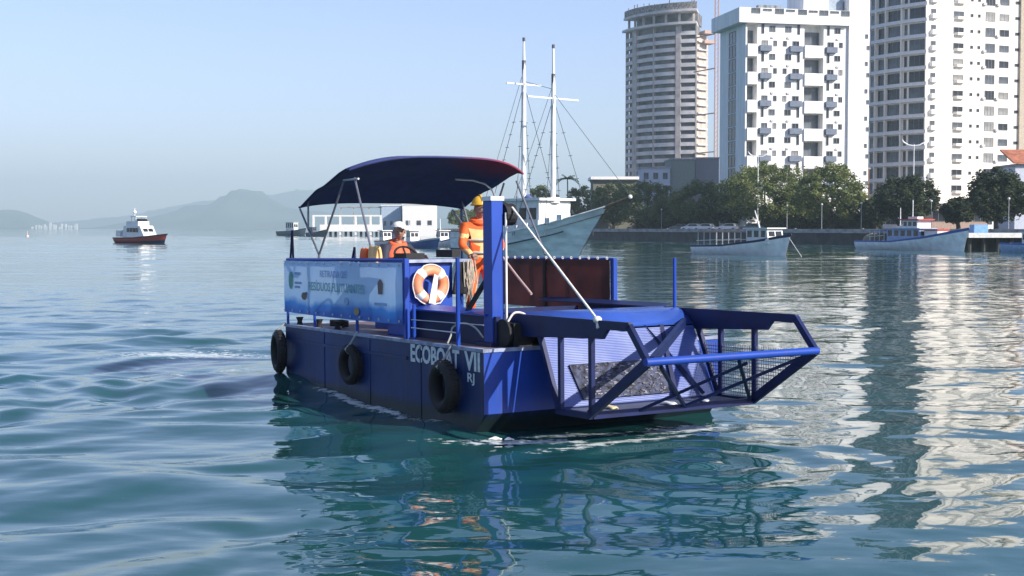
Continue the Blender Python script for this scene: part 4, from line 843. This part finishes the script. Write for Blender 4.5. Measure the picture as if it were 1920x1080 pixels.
# wire netting
def netting(O, U, V, poly, sp, w, name='wire_mesh'):
    O, U, V = Vector(O), Vector(U), Vector(V); b = MB()
    def clip(ax, c):
        hits = []
        for (p, q) in zip(poly, poly[1:] + poly[:1]):
            if (p[ax] - c) * (q[ax] - c) < 0: t = (c - p[ax]) / (q[ax] - p[ax]); hits.append(p[1 - ax] + t * (q[1 - ax] - p[1 - ax]))
        return (min(hits), max(hits)) if len(hits) >= 2 else None
    for ax in (0, 1):
        lo, hi = min(p[ax] for p in poly), max(p[ax] for p in poly); c = lo + sp / 2
        while c < hi:
            e = clip(ax, c)
            if e:
                a, bb = ((c, e[0]), (c, e[1])) if ax == 0 else ((e[0], c), (e[1], c)); b.bar(O + U * a[0] + V * a[1], O + U * bb[0] + V * bb[1], w)
            c += sp
    o = b.build(name, M('mesh_wire', (.10, .12, .20), .5), basket); o['kind'] = 'stuff'; return o
side = [(6.62, .27), (7.2, .27), (8.18, .89), (6.33, .89)]
netting((0, Y1, 0), (1, 0, 0), (0, 0, 1), side, .04, .007)
netting((0, 0, .25), (1, 0, 0), (0, 1, 0), [(6.6, Y0), (7.2, Y0), (7.2, Y1), (6.6, Y1)], .04, .007)
MB().tube([(5.76, Y1, 1.28), (5.76, Y1, 1.90)], .022, 8).build('marker_pole', m_paint, boat)

# canopy
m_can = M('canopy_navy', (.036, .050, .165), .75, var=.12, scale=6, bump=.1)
can = MB(); m_cleg = M('canopy_tube', (.20, .21, .24), .4, .5)
def cz(u): return ipt(u, [(0, 2.75), (.1, 2.84), (.35, 3.06), (.6, 3.19), (.8, 3.30), (.92, 3.345), (1, 3.32)])
def cpt(u, v):
    e = abs(2 * v - 1); x = -.06 + 2.40 * u - .22 * e ** 4 * (1 - u) * -1
    x += -.35 * e ** 3 * u; return (x, .18 + 2.82 * v, cz(u) - (.09 + .10 * min(1, u * 2)) * e ** 3.2 + .02 * math.sin(v * 9.4) * math.sin(u * 9.4))
Nc = m_can.node_tree.nodes; Lc = m_can.node_tree.links; bc_ = Nc['Principled BSDF']; srcc = bc_.inputs['Base Color'].links[0].from_socket      # red glow of sunlight painted into the canvas towards the forward far corner
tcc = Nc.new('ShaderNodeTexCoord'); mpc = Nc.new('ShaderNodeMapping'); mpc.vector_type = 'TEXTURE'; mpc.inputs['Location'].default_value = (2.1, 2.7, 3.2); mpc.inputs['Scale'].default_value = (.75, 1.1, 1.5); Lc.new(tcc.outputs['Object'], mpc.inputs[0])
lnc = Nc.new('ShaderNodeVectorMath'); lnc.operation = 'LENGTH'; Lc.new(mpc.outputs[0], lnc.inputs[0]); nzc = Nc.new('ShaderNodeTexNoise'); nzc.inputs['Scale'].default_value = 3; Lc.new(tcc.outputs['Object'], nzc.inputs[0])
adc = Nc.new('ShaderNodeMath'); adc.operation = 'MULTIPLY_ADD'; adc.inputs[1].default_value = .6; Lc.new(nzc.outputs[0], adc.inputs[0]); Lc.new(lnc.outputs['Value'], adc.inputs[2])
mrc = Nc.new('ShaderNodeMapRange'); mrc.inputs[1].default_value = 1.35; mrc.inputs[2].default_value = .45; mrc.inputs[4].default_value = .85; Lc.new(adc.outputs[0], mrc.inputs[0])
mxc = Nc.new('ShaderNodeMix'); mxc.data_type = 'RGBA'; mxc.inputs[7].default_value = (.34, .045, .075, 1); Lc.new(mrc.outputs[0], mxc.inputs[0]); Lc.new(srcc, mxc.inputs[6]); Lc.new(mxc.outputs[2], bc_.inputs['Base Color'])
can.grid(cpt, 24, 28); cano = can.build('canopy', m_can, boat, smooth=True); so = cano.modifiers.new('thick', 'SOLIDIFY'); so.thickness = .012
vl = MB(); vl.tube([cpt(1, i / 28) for i in range(29)], .016, 6); vl.build('hem', m_can, cano); vl = MB(); vl.tube([cpt(0, i / 28) for i in range(29)], .016, 6); vl.build('hem', m_can, cano)
for y in (.2, WB - .5):
    for p, q in (((.84, 1.95), (1.62, 3.0)), ((.84, 1.95), (.0, 2.64)), ((2.66, 1.93), (1.98, 3.02)), ((.45, 2.32), (.32, 2.78))): MB().tube([(p[0], y, p[1]), (q[0], y + (.06 if y < 1 else -.06), q[1])], .016, 8).build('canopy_leg', m_cleg, cano)
    MB().tube([(.84, y, 1.95), (.95, y - .05, 1.86)], .02, 8).build('canopy_leg', m_cleg, cano)
hp_ = [(1.35, 2.2, 3.06), (1.35, 2.5, 3.05), (1.34, 2.72, 3.0), (1.33, 2.86, 2.9), (1.32, 2.93, 2.75), (1.32, 2.95, 1.9)]
MB().tube(hp_, .016, 8).build('canopy_hoop', m_alu, cano, smooth=True)
MB().tube([(1.6, .262, 3.005), (2.1, .262, 3.005)], .014, 8).build('canopy_hoop', m_alu, cano)
post(.1, WB - .45, DK, 2.66, .02, m_steel)

# ------------------------------------------------------------------ things carried on the workboat
def tyre(x, y, z, Ro, r, label, rot=0., tilt=0.):
    o = empty('tyre_fender', on_boat(x, y, z) @ Matrix.Rotation(rot, 4, 'Z') @ Matrix.Rotation(tilt, 4, 'X'), label, 'tyre', 'tyre fenders hung along the hull')
    t = MB(); t.torus((0, 0, 0), Ro - r, r, (0, 1, 0), 36, 12, 1.15); t.build('tyre', m_black, o, smooth=True)
    tr = MB()
    for i in range(30):
        a = i * math.pi / 15; tr.box((math.cos(a) * (Ro - .004), 0, math.sin(a) * (Ro - .004)), (.02, r * 1.1, .035), 0, -a)
    tr.build('tread', m_black, o)
    MB().tube([(0, -.02, Ro - 2 * r), (.0, -r * 1.2, Ro - r), (.02, 0, Ro + .02), (.03, .1, .93 - z + .0)], .014, 6).build('hanging_rope', M('rope_grey', (.34, .36, .36), .9, var=.2, scale=20), o)
tyre(-.03, -.10, .50, .32, .066, 'worn black tyre fender hanging at the stern corner of the workboat', R(-10))
tyre(2.52, -.09, .49, .265, .06, 'black tyre fender hanging halfway along the workboat hull', R(3))
tyre(5.18, -.105, .43, .31, .075, 'large black tyre fender hanging under the boat name near the bow', R(-3))

def banner(x0, x1, y, zb, zt, face, back, name, label, seed, sag=0.02):
    o = empty(name, on_boat(x0, y, zb), label, 'banner'); r = random.Random(seed); L = x1 - x0; H_ = zt - zb
    f = lambda u, v: (L * u, .006 * math.sin(u * 17 + v * 3) * (1 - v) + .003 * math.sin(u * 41 - v * 5) + .002 * math.sin(v * 13 + u * 29), H_ * v - sag * (1 - v) * math.sin(u * math.pi) * .6)
    b = MB(); b.grid(f, 60, 14); c = b.build('cloth', face, o, smooth=True); 
    return o, c, L, H_
mbn = bpy.data.materials.new('banner_print'); mbn.use_nodes = True; N = mbn.node_tree.nodes; Lk = mbn.node_tree.links; bs = N['Principled BSDF']; bs.inputs['Roughness'].default_value = .45
tc = N.new('ShaderNodeTexCoord'); sx = N.new('ShaderNodeSeparateXYZ'); Lk.new(tc.outputs['Object'], sx.inputs[0])
nz = N.new('ShaderNodeTexNoise'); nz.inputs['Scale'].default_value = 1.6; nz.inputs['Detail'].default_value = 3; Lk.new(tc.outputs['Object'], nz.inputs[0])
ma = N.new('ShaderNodeMath'); ma.operation = 'MULTIPLY_ADD'; ma.inputs[1].default_value = .28; Lk.new(nz.outputs[0], ma.inputs[0]); Lk.new(sx.outputs[2], ma.inputs[2])
rp = N.new('ShaderNodeValToRGB'); e = rp.color_ramp.elements; e[0].position = .18; e[0].color = (.02, .12, .50, 1); e[1].position = .85; e[1].color = (.46, .68, .98, 1)
k = e.new(.28); k.color = (.03, .22, .66, 1); k = e.new(.38); k.color = (.42, .67, .96, 1); k = e.new(.6); k.color = (.54, .74, .98, 1)
Lk.new(ma.outputs[0], rp.inputs[0]); Lk.new(rp.outputs[0], bs.inputs['Base Color'])
tb = N.new('ShaderNodeBsdfTranslucent'); Lk.new(rp.outputs[0], tb.inputs[0]); mt = N.new('ShaderNodeMixShader'); mt.inputs[0].default_value = .22; Lk.new(bs.outputs[0], mt.inputs[1]); Lk.new(tb.outputs[0], mt.inputs[2]); Lk.new(mt.outputs[0], N['Material Output'].inputs[0])
bo, bc, bL, bH = banner(.0, 3.95, -.012, 1.095, 1.865, mbn, None, 'banner', 'printed light blue banner about floating waste on the near rail of the workboat', 1)
m_txt = M('banner_green', (.18, .42, .46), .5, var=.15, scale=20); m_ink = M('banner_ink', (.26, .40, .66), .5); m_brown = M('banner_brown', (.16, .12, .12), .6); m_leafp = M('banner_leaf', (.10, .34, .30), .5)
letters('RETIRADA DE', 1.40, .55, .135, m_ink, bc, y=-.019, width=.88)
letters('RES\u00cdDUOS FLUTUANTES', .98, .355, .17, m_txt, bc, y=-.019, bold=.002, width=1.86)
def flat(poly, mat, name): return MB().prism([(x, -.0125, z) for x, z in poly], (0, -.003, 0)).build(name, mat, bc)
ell = lambda cx, cz_, rx, rz, n=18: [(cx + rx * math.cos(i * 6.2832 / n), cz_ + rz * math.sin(i * 6.2832 / n)) for i in range(n)]
flat(ell(.30, .48, .085, .13), m_leafp, 'leaf_emblem')
for x, z, w in ((.45, .57, .22), (.45, .43, .26), (.45, .37, .2)): flat([(x, z), (x + w, z), (x + w, z + .035), (x, z + .035)], m_ink, 'emblem_line')
flat([(3.28, .36), (3.40, .36), (3.42, .5), (3.38, .54), (3.34, .56), (3.30, .54), (3.26, .5)], m_brown, 'crest'); flat([(3.16, .215), (3.52, .215), (3.52, .25), (3.16, .25)], m_ink, 'crest_line')
flat(ell(.80, .26, .10, .055), m_brown, 'turtle_print'); flat(ell(.88, .30, .035, .025), m_brown, 'turtle_print'); flat(ell(2.28, .235, .075, .05), m_ink, 'fish_print'); flat(ell(2.6, .11, .085, .05), M('print_ochre', (.36, .26, .12), .6), 'fish_print')
for i in range(14):
    for z in (.035, .74): MB().torus((.06 + i * .294, -.02, z), .013, .005, (0, 1, 0), 12, 5).build('eyelet', m_alu, bo)
fo, fc, fL, fH = banner(.35, 3.67, WB - .075, 1.13, 1.85, M('banner_back', (.085, .020, .018), .6, var=.4, scale=1.5, transl=.25), None, 'banner', 'dark maroon back of a banner on the far rail of the workboat', 2, .01)
for i in range(15): MB().torus((.1 + i * .225, 0, .745), .016, .005, (1, 0, 0), 10, 5).build('tie_ring', m_rope, fo)
MB().bx(1.62, 1.68, -.02, .02, 0, .72).build('stiffener', m_black, fo)

# lifebuoy on the console front
lb = empty('lifebuoy', on_boat(3.665, .53, 1.575) @ Matrix.Rotation(R(-8), 4, 'X'), 'faded orange lifebuoy with white bands on the console', 'lifebuoy')
t = MB(); t.torus((0, 0, 0), .185, .068, (1, 0, 0), 40, 14); t.build('ring', M('lifebuoy_orange', (.78, .20, .07), .55, var=.15, scale=5, c2=(.80, .36, .22)), lb, smooth=True)
for a in (50, 140, 230, 320):
    b = MB(); pts = []
    for i in range(4): pts.append((0, .185 * math.cos(R(a - 12 + 8 * i)), .185 * math.sin(R(a - 12 + 8 * i))))
    b.tube(pts, .0715, 14); b.build('white_band', m_wpaint, lb, smooth=True)
MB().tube([(.02, .262 * math.cos(R(10 * i)), .262 * math.sin(R(10 * i)) - (.02 if i % 9 == 4 else 0)) for i in range(36)], .008, 6, closed=True).build('grab_line', m_rope, lb)
b = MB(); b.prism([(.07, -.03, -.24), (.07, .07, -.24), (.075, .06, .12), (.075, .0, .14)], (.012, 0, 0)); b.build('hanging_strap', m_wpaint, lb)

def rope(name, pts, r, label, mat=None):
    # smooth the control points
    P = [Vector(p) for p in pts]; out = []
    for i in range(len(P) - 1):
        p0, p1, p2, p3 = P[max(i - 1, 0)], P[i], P[i + 1], P[min(i + 2, len(P) - 1)]
        for j in range(6):
            t = j / 6; out.append(.5 * ((2 * p1) + (-p0 + p2) * t + (2 * p0 - 5 * p1 + 4 * p2 - p3) * t * t + (-p0 + 3 * p1 - 3 * p2 + p3) * t ** 3))
    out.append(P[-1]); return tag(MB().tube(out, r, 7).build(name, mat or m_rope, smooth=True, mw=BM.copy()), label, 'rope')
st = MB(); st.tube([(5.6, .60, 2.52), (7.36, .57, 1.29)], .014, 8); st.sphere((7.36, .57, 1.29), (.05, .05, .04), 10, 6); st.tube([(7.36, .57, 1.28), (7.40, .55, 1.2)], .02, 8)
tag(st.build('hoist_rope', m_rope, mw=BM.copy(), smooth=True), 'taut white rope from the mast head down to the scoop arm', 'rope')
rope('mooring_rope', [(5.0, .05, .92), (5.0, .1, 1.02), (4.95, .15, 1.1), (5.1, .2, 1.16), (5.3, .25, 1.12), (5.42, .3, 1.0)], .011, 'pale mooring rope looped over the deck edge at the foot of the mast', M('rope_weathered', (.40, .42, .40), .9, var=.2, scale=20))
rope('mooring_rope', [(5.78, .42, 1.2), (5.8, .5, 1.3), (5.85, .62, 1.27), (5.86, .66, 1.12), (5.83, .6, 1.06), (5.8, .56, 1.14), (5.84, .64, 1.2)], .013, 'bundle of white rope over the black winch')
rope('deck_rope', [(1.3 + .12 * math.cos(i * .9), .3 + .12 * math.sin(i * .9), DK + .03 + .004 * i) for i in range(22)], .02, 'dark rope coil lying on the deck under the banner', m_black)
rc = empty('rope_coil', on_boat(3.66, 1.10, 1.88), 'tangled beige rope hanging from the console rail', 'rope')
r8 = random.Random(2)
for i in range(7):
    dy = r8.uniform(-.06, .06); ln = r8.uniform(.38, .58); MB().tube([(.02, dy - .03, 0), (.05, dy - .05 + r8.uniform(-.02, .02), -ln * .5), (.03, dy, -ln), (.05, dy + .05, -ln * .55), (.02, dy + .03, 0)], .009, 6).build('strand', M('rope_beige', (.42, .36, .28), .9, var=.2, scale=20), rc, smooth=True)
jk = MB(); jk.grid(lambda u, v: (.03 + .03 * math.sin(v * 7 + u * 3), .14 * (v - .5) * (1 + .5 * u), -.42 * u), 10, 6); jo = jk.build('black_jacket', M('black_cloth', (.014, .014, .018), .9), mw=on_boat(3.66, .97, 1.86), smooth=True); jo.modifiers.new('thick', 'SOLIDIFY').thickness = .03
tag(jo, 'black jacket hanging between the lifebuoy and the beige rope', 'jacket')
# life jacket heaped on the near rail
lj = empty('life_jacket', on_boat(2.72, .16, 1.86), 'orange and pale yellow life jacket slung over the rail by the helmsman', 'life jacket')
m_or = M('hivis_orange', (.85, .13, .02), .7, var=.15, scale=7, bump=.2); m_ye = M('hivis_yellow', (.88, .50, .20), .7, var=.12, scale=7); m_sk = M('skin', (.36, .20, .14), .55); m_oj = M('lifejacket_coral', (.85, .17, .07), .7, var=.12, scale=8)
for (x, w, m_, hh) in ((-.18, .20, m_or, .24), (.12, .28, m_ye, .27)):
    b = MB(); b.grid(lambda u, v: (x + w * (u - .5) * (1 + .1 * math.sin(v * 5)), (.045 * math.cos(v * math.pi) - .02), -.05 + hh * math.sin(v * math.pi) + .01 * math.sin(u * 12)), 8, 12); q = b.build('panel', m_, lj, smooth=True); q.modifiers.new('thick', 'SOLIDIFY').thickness = .035
# ================================================================== PEOPLE
def skin_mesh(verts, edges, levels=2):
    """continuous limb surface grown round a posed skeleton; verts {name:(pos, radius)}"""
    keys = list(verts); me = bpy.data.meshes.new('body'); me.from_pydata([verts[k][0] for k in keys], [(keys.index(a), keys.index(b)) for a, b in edges], [])
    ob = bpy.data.objects.new('body', me); col.objects.link(ob); ob.modifiers.new('skin', 'SKIN'); sv = me.skin_vertices[0].data
    for i, k in enumerate(keys):
        r = verts[k][1]; sv[i].radius = r if hasattr(r, '__len__') else (r, r); sv[i].use_root = (i == 0)
    sb = ob.modifiers.new('sub', 'SUBSURF'); sb.levels = levels; sb.render_levels = levels
    bpy.context.view_layer.update(); dg = bpy.context.evaluated_depsgraph_get(); out = bpy.data.meshes.new_from_object(ob.evaluated_get(dg)); bpy.data.objects.remove(ob); bpy.data.meshes.remove(me); return out
def add_head(m, c, r, yaw=0, tilt=0):
    """skull, jaw, nose, ears, eyes; faces +x before yaw"""
    q = Matrix.Rotation(yaw, 3, 'Z') @ Matrix.Rotation(tilt, 3, 'Y'); c = Vector(c); a = MB()
    def shape(u, v):
        th = u * 2 * math.pi; ph = -math.pi / 2 + v * math.pi; x, y, z = math.cos(ph) * math.cos(th), math.cos(ph) * math.sin(th), math.sin(ph)
        if z < 0: k = 1 + .28 * z * (1 if x > 0 else .4); x *= k + .08 * max(0, x); y *= 1 + .30 * z
        if x > 0: x *= .96; x -= .06 * math.exp(-((z - .05) / .16) ** 2) * math.exp(-((abs(y) - .38) / .2) ** 2)
        nose = .30 * math.exp(-(y / .14) ** 2) * max(0, 1 - abs(z + .12) / .26) * (x > .2); x += nose
        return c + q @ Vector((x * r * .98, y * r * .78, z * r * 1.2))
    a.cur = 1; a.grid(shape, 24, 18)
    for sd in (-1, 1):
        a.sphere(c + q @ Vector((-.02 * r, sd * .80 * r, -.05 * r)), (r * .16, r * .09, r * .28), 8, 6)
        a.cur = 4; a.sphere(c + q @ Vector((.80 * r, sd * .30 * r, .05 * r)), r * .09, 8, 6); a.cur = 1
    a.cur = 5; a.box(c + q @ Vector((.80 * r, 0, -.52 * r)), (r * .08, r * .42, r * .07), yaw); m.append(a)
def add_hand(m, w, d, up, sz=1.0, curl=.9):
    """palm, four jointed fingers of unequal length and a thumb from the side of the palm"""
    w, d = Vector(w), Vector(d).normalized(); s = d.cross(Vector(up)).normalized(); n_ = s.cross(d).normalized(); a = MB(); a.cur = 1
    a.tube([w - d * .02, w + d * .03, w + d * .085 * sz], [.026, .038, .036], 10)
    for i, ln in enumerate((.070, .080, .074, .058)):
        b = w + d * .08 * sz + s * (.030 - .020 * i); c1 = b + (d * .9 - n_ * .35 * curl) * ln * .5; c2 = c1 + (d * .3 - n_ * curl) * ln * .4; c3 = c2 + (-d * .3 - n_ * .6 * curl) * ln * .3
        a.tube([b, c1, c2, c3], [.0095, .009, .008, .006], 7)
    b = w + d * .03 * sz + s * .034; a.tube([b, b + s * .025 + d * .02 - n_ * .01, b + s * .02 + d * .05 - n_ * .03], [.012, .0105, .008], 7); m.append(a)
def person(mw, label, verts, edges, head, hr, hyaw, htilt, hands, paint):
    o = empty('person', mw, label, 'person'); me = skin_mesh(verts, edges); extra = []
    add_head(extra, head, hr, hyaw, htilt)
    for h_ in hands: add_hand(extra, *h_)
    a = MB(); a.v = [tuple(v.co) for v in me.vertices]; a.f = [tuple(p.vertices) for p in me.polygons]; a.mi = [paint(p.center) for p in me.polygons]
    for e_ in extra: off = len(a.v); a.v += e_.v; a.f += [tuple(i + off for i in f) for f in e_.f]; a.mi += e_.mi
    return o, a
m_boot = M('boot_black', (.015, .014, .014), .6); m_eye = M('eye_dark', (.02, .015, .012), .3); m_lip_ = M('lips', (.30, .12, .09), .6); m_hair = M('hair_dark', (.018, .013, .010), .8)
# standing worker in orange, hands on a pole
V = dict(pel=((0, 0, .96), (.15, .12)), hL=((0, .10, .90), .11), kL=((.07, .14, .50), .078), aL=((.0, .15, .10), .055), tL=((.17, .17, .05), .045),
         hR=((0, -.10, .90), .11), kR=((.05, -.13, .50), .078), aR=((-.06, -.14, .10), .055), tR=((.11, -.16, .05), .045),
         sp=((.0, 0, 1.14), (.155, .12)), ch=((.02, 0, 1.34), (.19, .135)), nk=((.03, 0, 1.49), (.065, .065)), nt=((.04, 0, 1.55), .055),
         sL=((.02, .19, 1.42), .078), eL=((.14, .27, 1.17), .06), wL=((.36, .20, 1.10), .042), sR=((.02, -.19, 1.42), .078), eR=((.12, -.27, 1.17), .06), wR=((.34, -.18, 1.04), .042))
E_ = [('pel', 'hL'), ('hL', 'kL'), ('kL', 'aL'), ('aL', 'tL'), ('pel', 'hR'), ('hR', 'kR'), ('kR', 'aR'), ('aR', 'tR'), ('pel', 'sp'), ('sp', 'ch'), ('ch', 'nk'), ('nk', 'nt'), ('ch', 'sL'), ('sL', 'eL'), ('eL', 'wL'), ('ch', 'sR'), ('sR', 'eR'), ('eR', 'wR')]
def pa(c):
    if c.z < .14: return 2
    if c.z > 1.50: return 1
    if c.z > 1.02 and c.z < 1.13: return 3
    if 1.18 < c.z < 1.40 and c.x > -.02 and abs(c.y) < .16: return 3
    if 1.28 < c.z < 1.33: return 3
    return 0
o, a = person(on_boat(3.22, 1.53, DK, R(-18)), 'person in orange hi-vis overalls and yellow hard hat standing beside the mast', V, E_, (.06, 0, 1.66), .105, R(10), R(8), [((.36, .20, 1.10), (.9, -.25, -.15), (0, 0, 1)), ((.34, -.18, 1.04), (.9, .3, -.1), (0, 0, 1))], pa)
a.build('body', [m_or, m_sk, m_boot, m_ye, m_eye, m_lip_], o, smooth=True)
hh = MB(); hc = Vector((.05, 0, 1.70)); hh.grid(lambda u, v: (hc.x + math.cos(u * 6.2832) * math.cos(v * 1.5708) * .14, hc.y + math.sin(u * 6.2832) * math.cos(v * 1.5708) * .115, hc.z + .02 + math.sin(v * 1.5708) * .125), 24, 8)
hh.tube([(hc.x + .035 * (math.cos(i * .2618) > 0) * math.cos(i * .2618) + math.cos(i * .2618) * .142, math.sin(i * .2618) * .12, hc.z + .02) for i in range(24)], .011, 6, closed=True); hh.tube([(hc.x + .13 * math.cos(t), 0, hc.z + .028 + .125 * math.sin(t)) for t in (0.2, .7, 1.2, 1.6, 2.1, 2.7)], .014, 6); hh.build('hard_hat', M('hat_yellow', (.75, .42, .03), .4), o, smooth=True)
hd_ = MB(); hd_.torus((-.0, 0, 1.50), .095, .045, (.25, 0, 1), 20, 8); hd_.build('hood', m_or, o, smooth=True)
m_tape = M('reflective_tape', (.6, .6, .56), .35, .3)
for z, rx, ry in ((1.075, .168, .142), (1.245, .19, .15)): MB().tube([(.008 + ry * math.cos(i * .2618), rx * math.sin(i * .2618), z) for i in range(24)], .017, 6, closed=True).build('reflective_tape', m_tape, o, smooth=True)
tag(MB().tube([(3.30, 1.75, 2.02), (4.05, 1.62, 1.66), (4.5, 1.55, 1.45)], .016, 8).build('boat_hook', M('pole_pale', (.5, .36, .32), .6), mw=BM.copy()), 'thin pole held by the standing worker', 'pole')
# seated helmsman
z0 = .64
V2 = dict(pel=((0, 0, z0 + .02), (.15, .13)), hL=((.08, .11, z0), .105), kL=((.48, .14, z0 + .03), .078), aL=((.52, .14, .10), .055), tL=((.68, .15, .05), .045),
          hR=((.08, -.11, z0), .105), kR=((.48, -.14, z0 + .03), .078), aR=((.50, -.14, .10), .055), tR=((.66, -.15, .05), .045),
          sp=((.0, 0, z0 + .22), (.15, .12)), ch=((.03, 0, z0 + .42), (.19, .135)), nk=((.05, 0, z0 + .56), (.065, .065)), nt=((.07, 0, z0 + .62), .055),
          sL=((.03, .19, z0 + .50), .075), eL=((.22, .25, z0 + .28), .058), wL=((.48, .16, z0 + .38), .04), sR=((.03, -.19, z0 + .50), .075), eR=((.16, -.27, z0 + .26), .058), wR=((.44, -.18, z0 + .34), .04))
def pb2(c): return 2 if c.z < .14 else (1 if c.z > z0 + .57 else (3 if c.z > z0 + .1 and c.x < .2 else 0))
o, a = person(on_boat(1.72, 1.02, DK), 'person in a coral life jacket and white cap seated at the helm', V2, E_, (.09, 0, z0 + .74), .105, R(-22), R(6), [((.48, .16, z0 + .38), (.8, .1, -.1), (0, 0, 1)), ((.44, -.18, z0 + .34), (.9, .2, 0), (0, 0, 1))], pb2)
a.build('body', [M('trousers_navy', (.02, .03, .07), .8), m_sk, m_boot, M('shirt_dark', (.03, .035, .06), .8), m_eye, m_lip_], o, smooth=True)
vs_ = MB(); vs_.grid(lambda u, v: (.02 + (.155 + .02 * math.sin(v * 3.1)) * math.cos(u * 6.2832), (.205 + .02 * math.sin(v * 3.1)) * math.sin(u * 6.2832) * (1 - .35 * max(0, v - .7) / .3), z0 + .06 + .49 * v), 26, 10); q = vs_.build('life_vest', m_oj, o, smooth=True); q.modifiers.new('thick', 'SOLIDIFY').thickness = .03
vc = MB(); vc.torus((.04, 0, z0 + .56), .10, .04, (.3, 0, 1), 20, 8); vc.build('vest_collar', m_oj, o, smooth=True)
for z in (.2, .36): MB().tube([(.02 + .20 * math.cos(i * .2618), .25 * math.sin(i * .2618), z0 + z) for i in range(24)], .012, 6, closed=True).build('vest_strap', m_black, o)
cp = MB(); cc = Vector((.08, 0, z0 + .80)); cy = R(-22)
cp.grid(lambda u, v: (cc.x + math.cos(u * 6.2832) * math.cos(v * 1.5708) * .122, math.sin(u * 6.2832) * math.cos(v * 1.5708) * .102, cc.z + math.sin(v * 1.5708) * .085), 24, 6)
cp.prism([(cc.x + .10, -.07, cc.z + .0), (cc.x + .20, -.05, cc.z - .02), (cc.x + .20, .05, cc.z - .02), (cc.x + .10, .07, cc.z + .0)], (0, 0, .012)); cp.build('cap', M('cap_cloth', (.8, .8, .78), .8), o, smooth=True)

# ------------------------------------------------------------------ floating scraps
def scrap(x, y, s, label, mat, seed, z=.0, frame=None):
    r = random.Random(seed); b = MB(); b.grid(lambda u, v: (s * (u - .5) * (1.6 + .3 * math.sin(v * 5)), s * (v - .5) * .9, .03 + .008 * math.sin(u * 7 + seed) * math.cos(v * 6) - .05 * ((u - .5) ** 2 + (v - .5) ** 2)), 7, 5)
    o = b.build('litter_scrap', mat, smooth=True, mw=(frame @ T(x, y, z)) if frame else T(x, y, z)); o.modifiers.new('thick', 'SOLIDIFY').thickness = .012; return tag(o, label, 'litter')
m_pl = M('plastic_white', (.8, .8, .78), .4)
scrap(gx(928, 14.75), 14.75, .085, 'white scrap of litter floating below the bow, left of a pair', m_pl, 1); scrap(gx(955, 14.7), 14.7, .06, 'smaller white scrap floating below the bow, right of a pair', m_pl, 2)
scrap(6.85, 1.1, .12, 'pale yellow scrap lying on the basket floor near its near side', M('plastic_yellow', (.7, .6, .35), .5), 3, .26, BM); scrap(6.95, 1.85, .13, 'crumpled white bag lying in the middle of the basket floor', m_pl, 4, .26, BM); scrap(6.95, 2.35, .11, 'white scrap lying on the basket floor toward its far side', m_pl, 5, .26, BM)

# ------------------------------------------------------------------ air
hz = MB().bx(-9100, 9100, -9100, 9100, -3, 330).build('haze', []); hz['kind'] = 'stuff'; tag(hz, 'pale blue morning haze over the bay', 'haze')
mh = bpy.data.materials.new('haze_air'); mh.use_nodes = True; nt = mh.node_tree; nt.nodes.remove(nt.nodes['Principled BSDF']); pv = nt.nodes.new('ShaderNodeVolumePrincipled')
pv.inputs['Color'].default_value = (.72, .94, 1.0, 1); pv.inputs['Density'].default_value = 2.5e-4; pv.inputs['Anisotropy'].default_value = .1
nt.links.new(pv.outputs[0], nt.nodes['Material Output'].inputs['Volume']); hz.data.materials.append(mh)
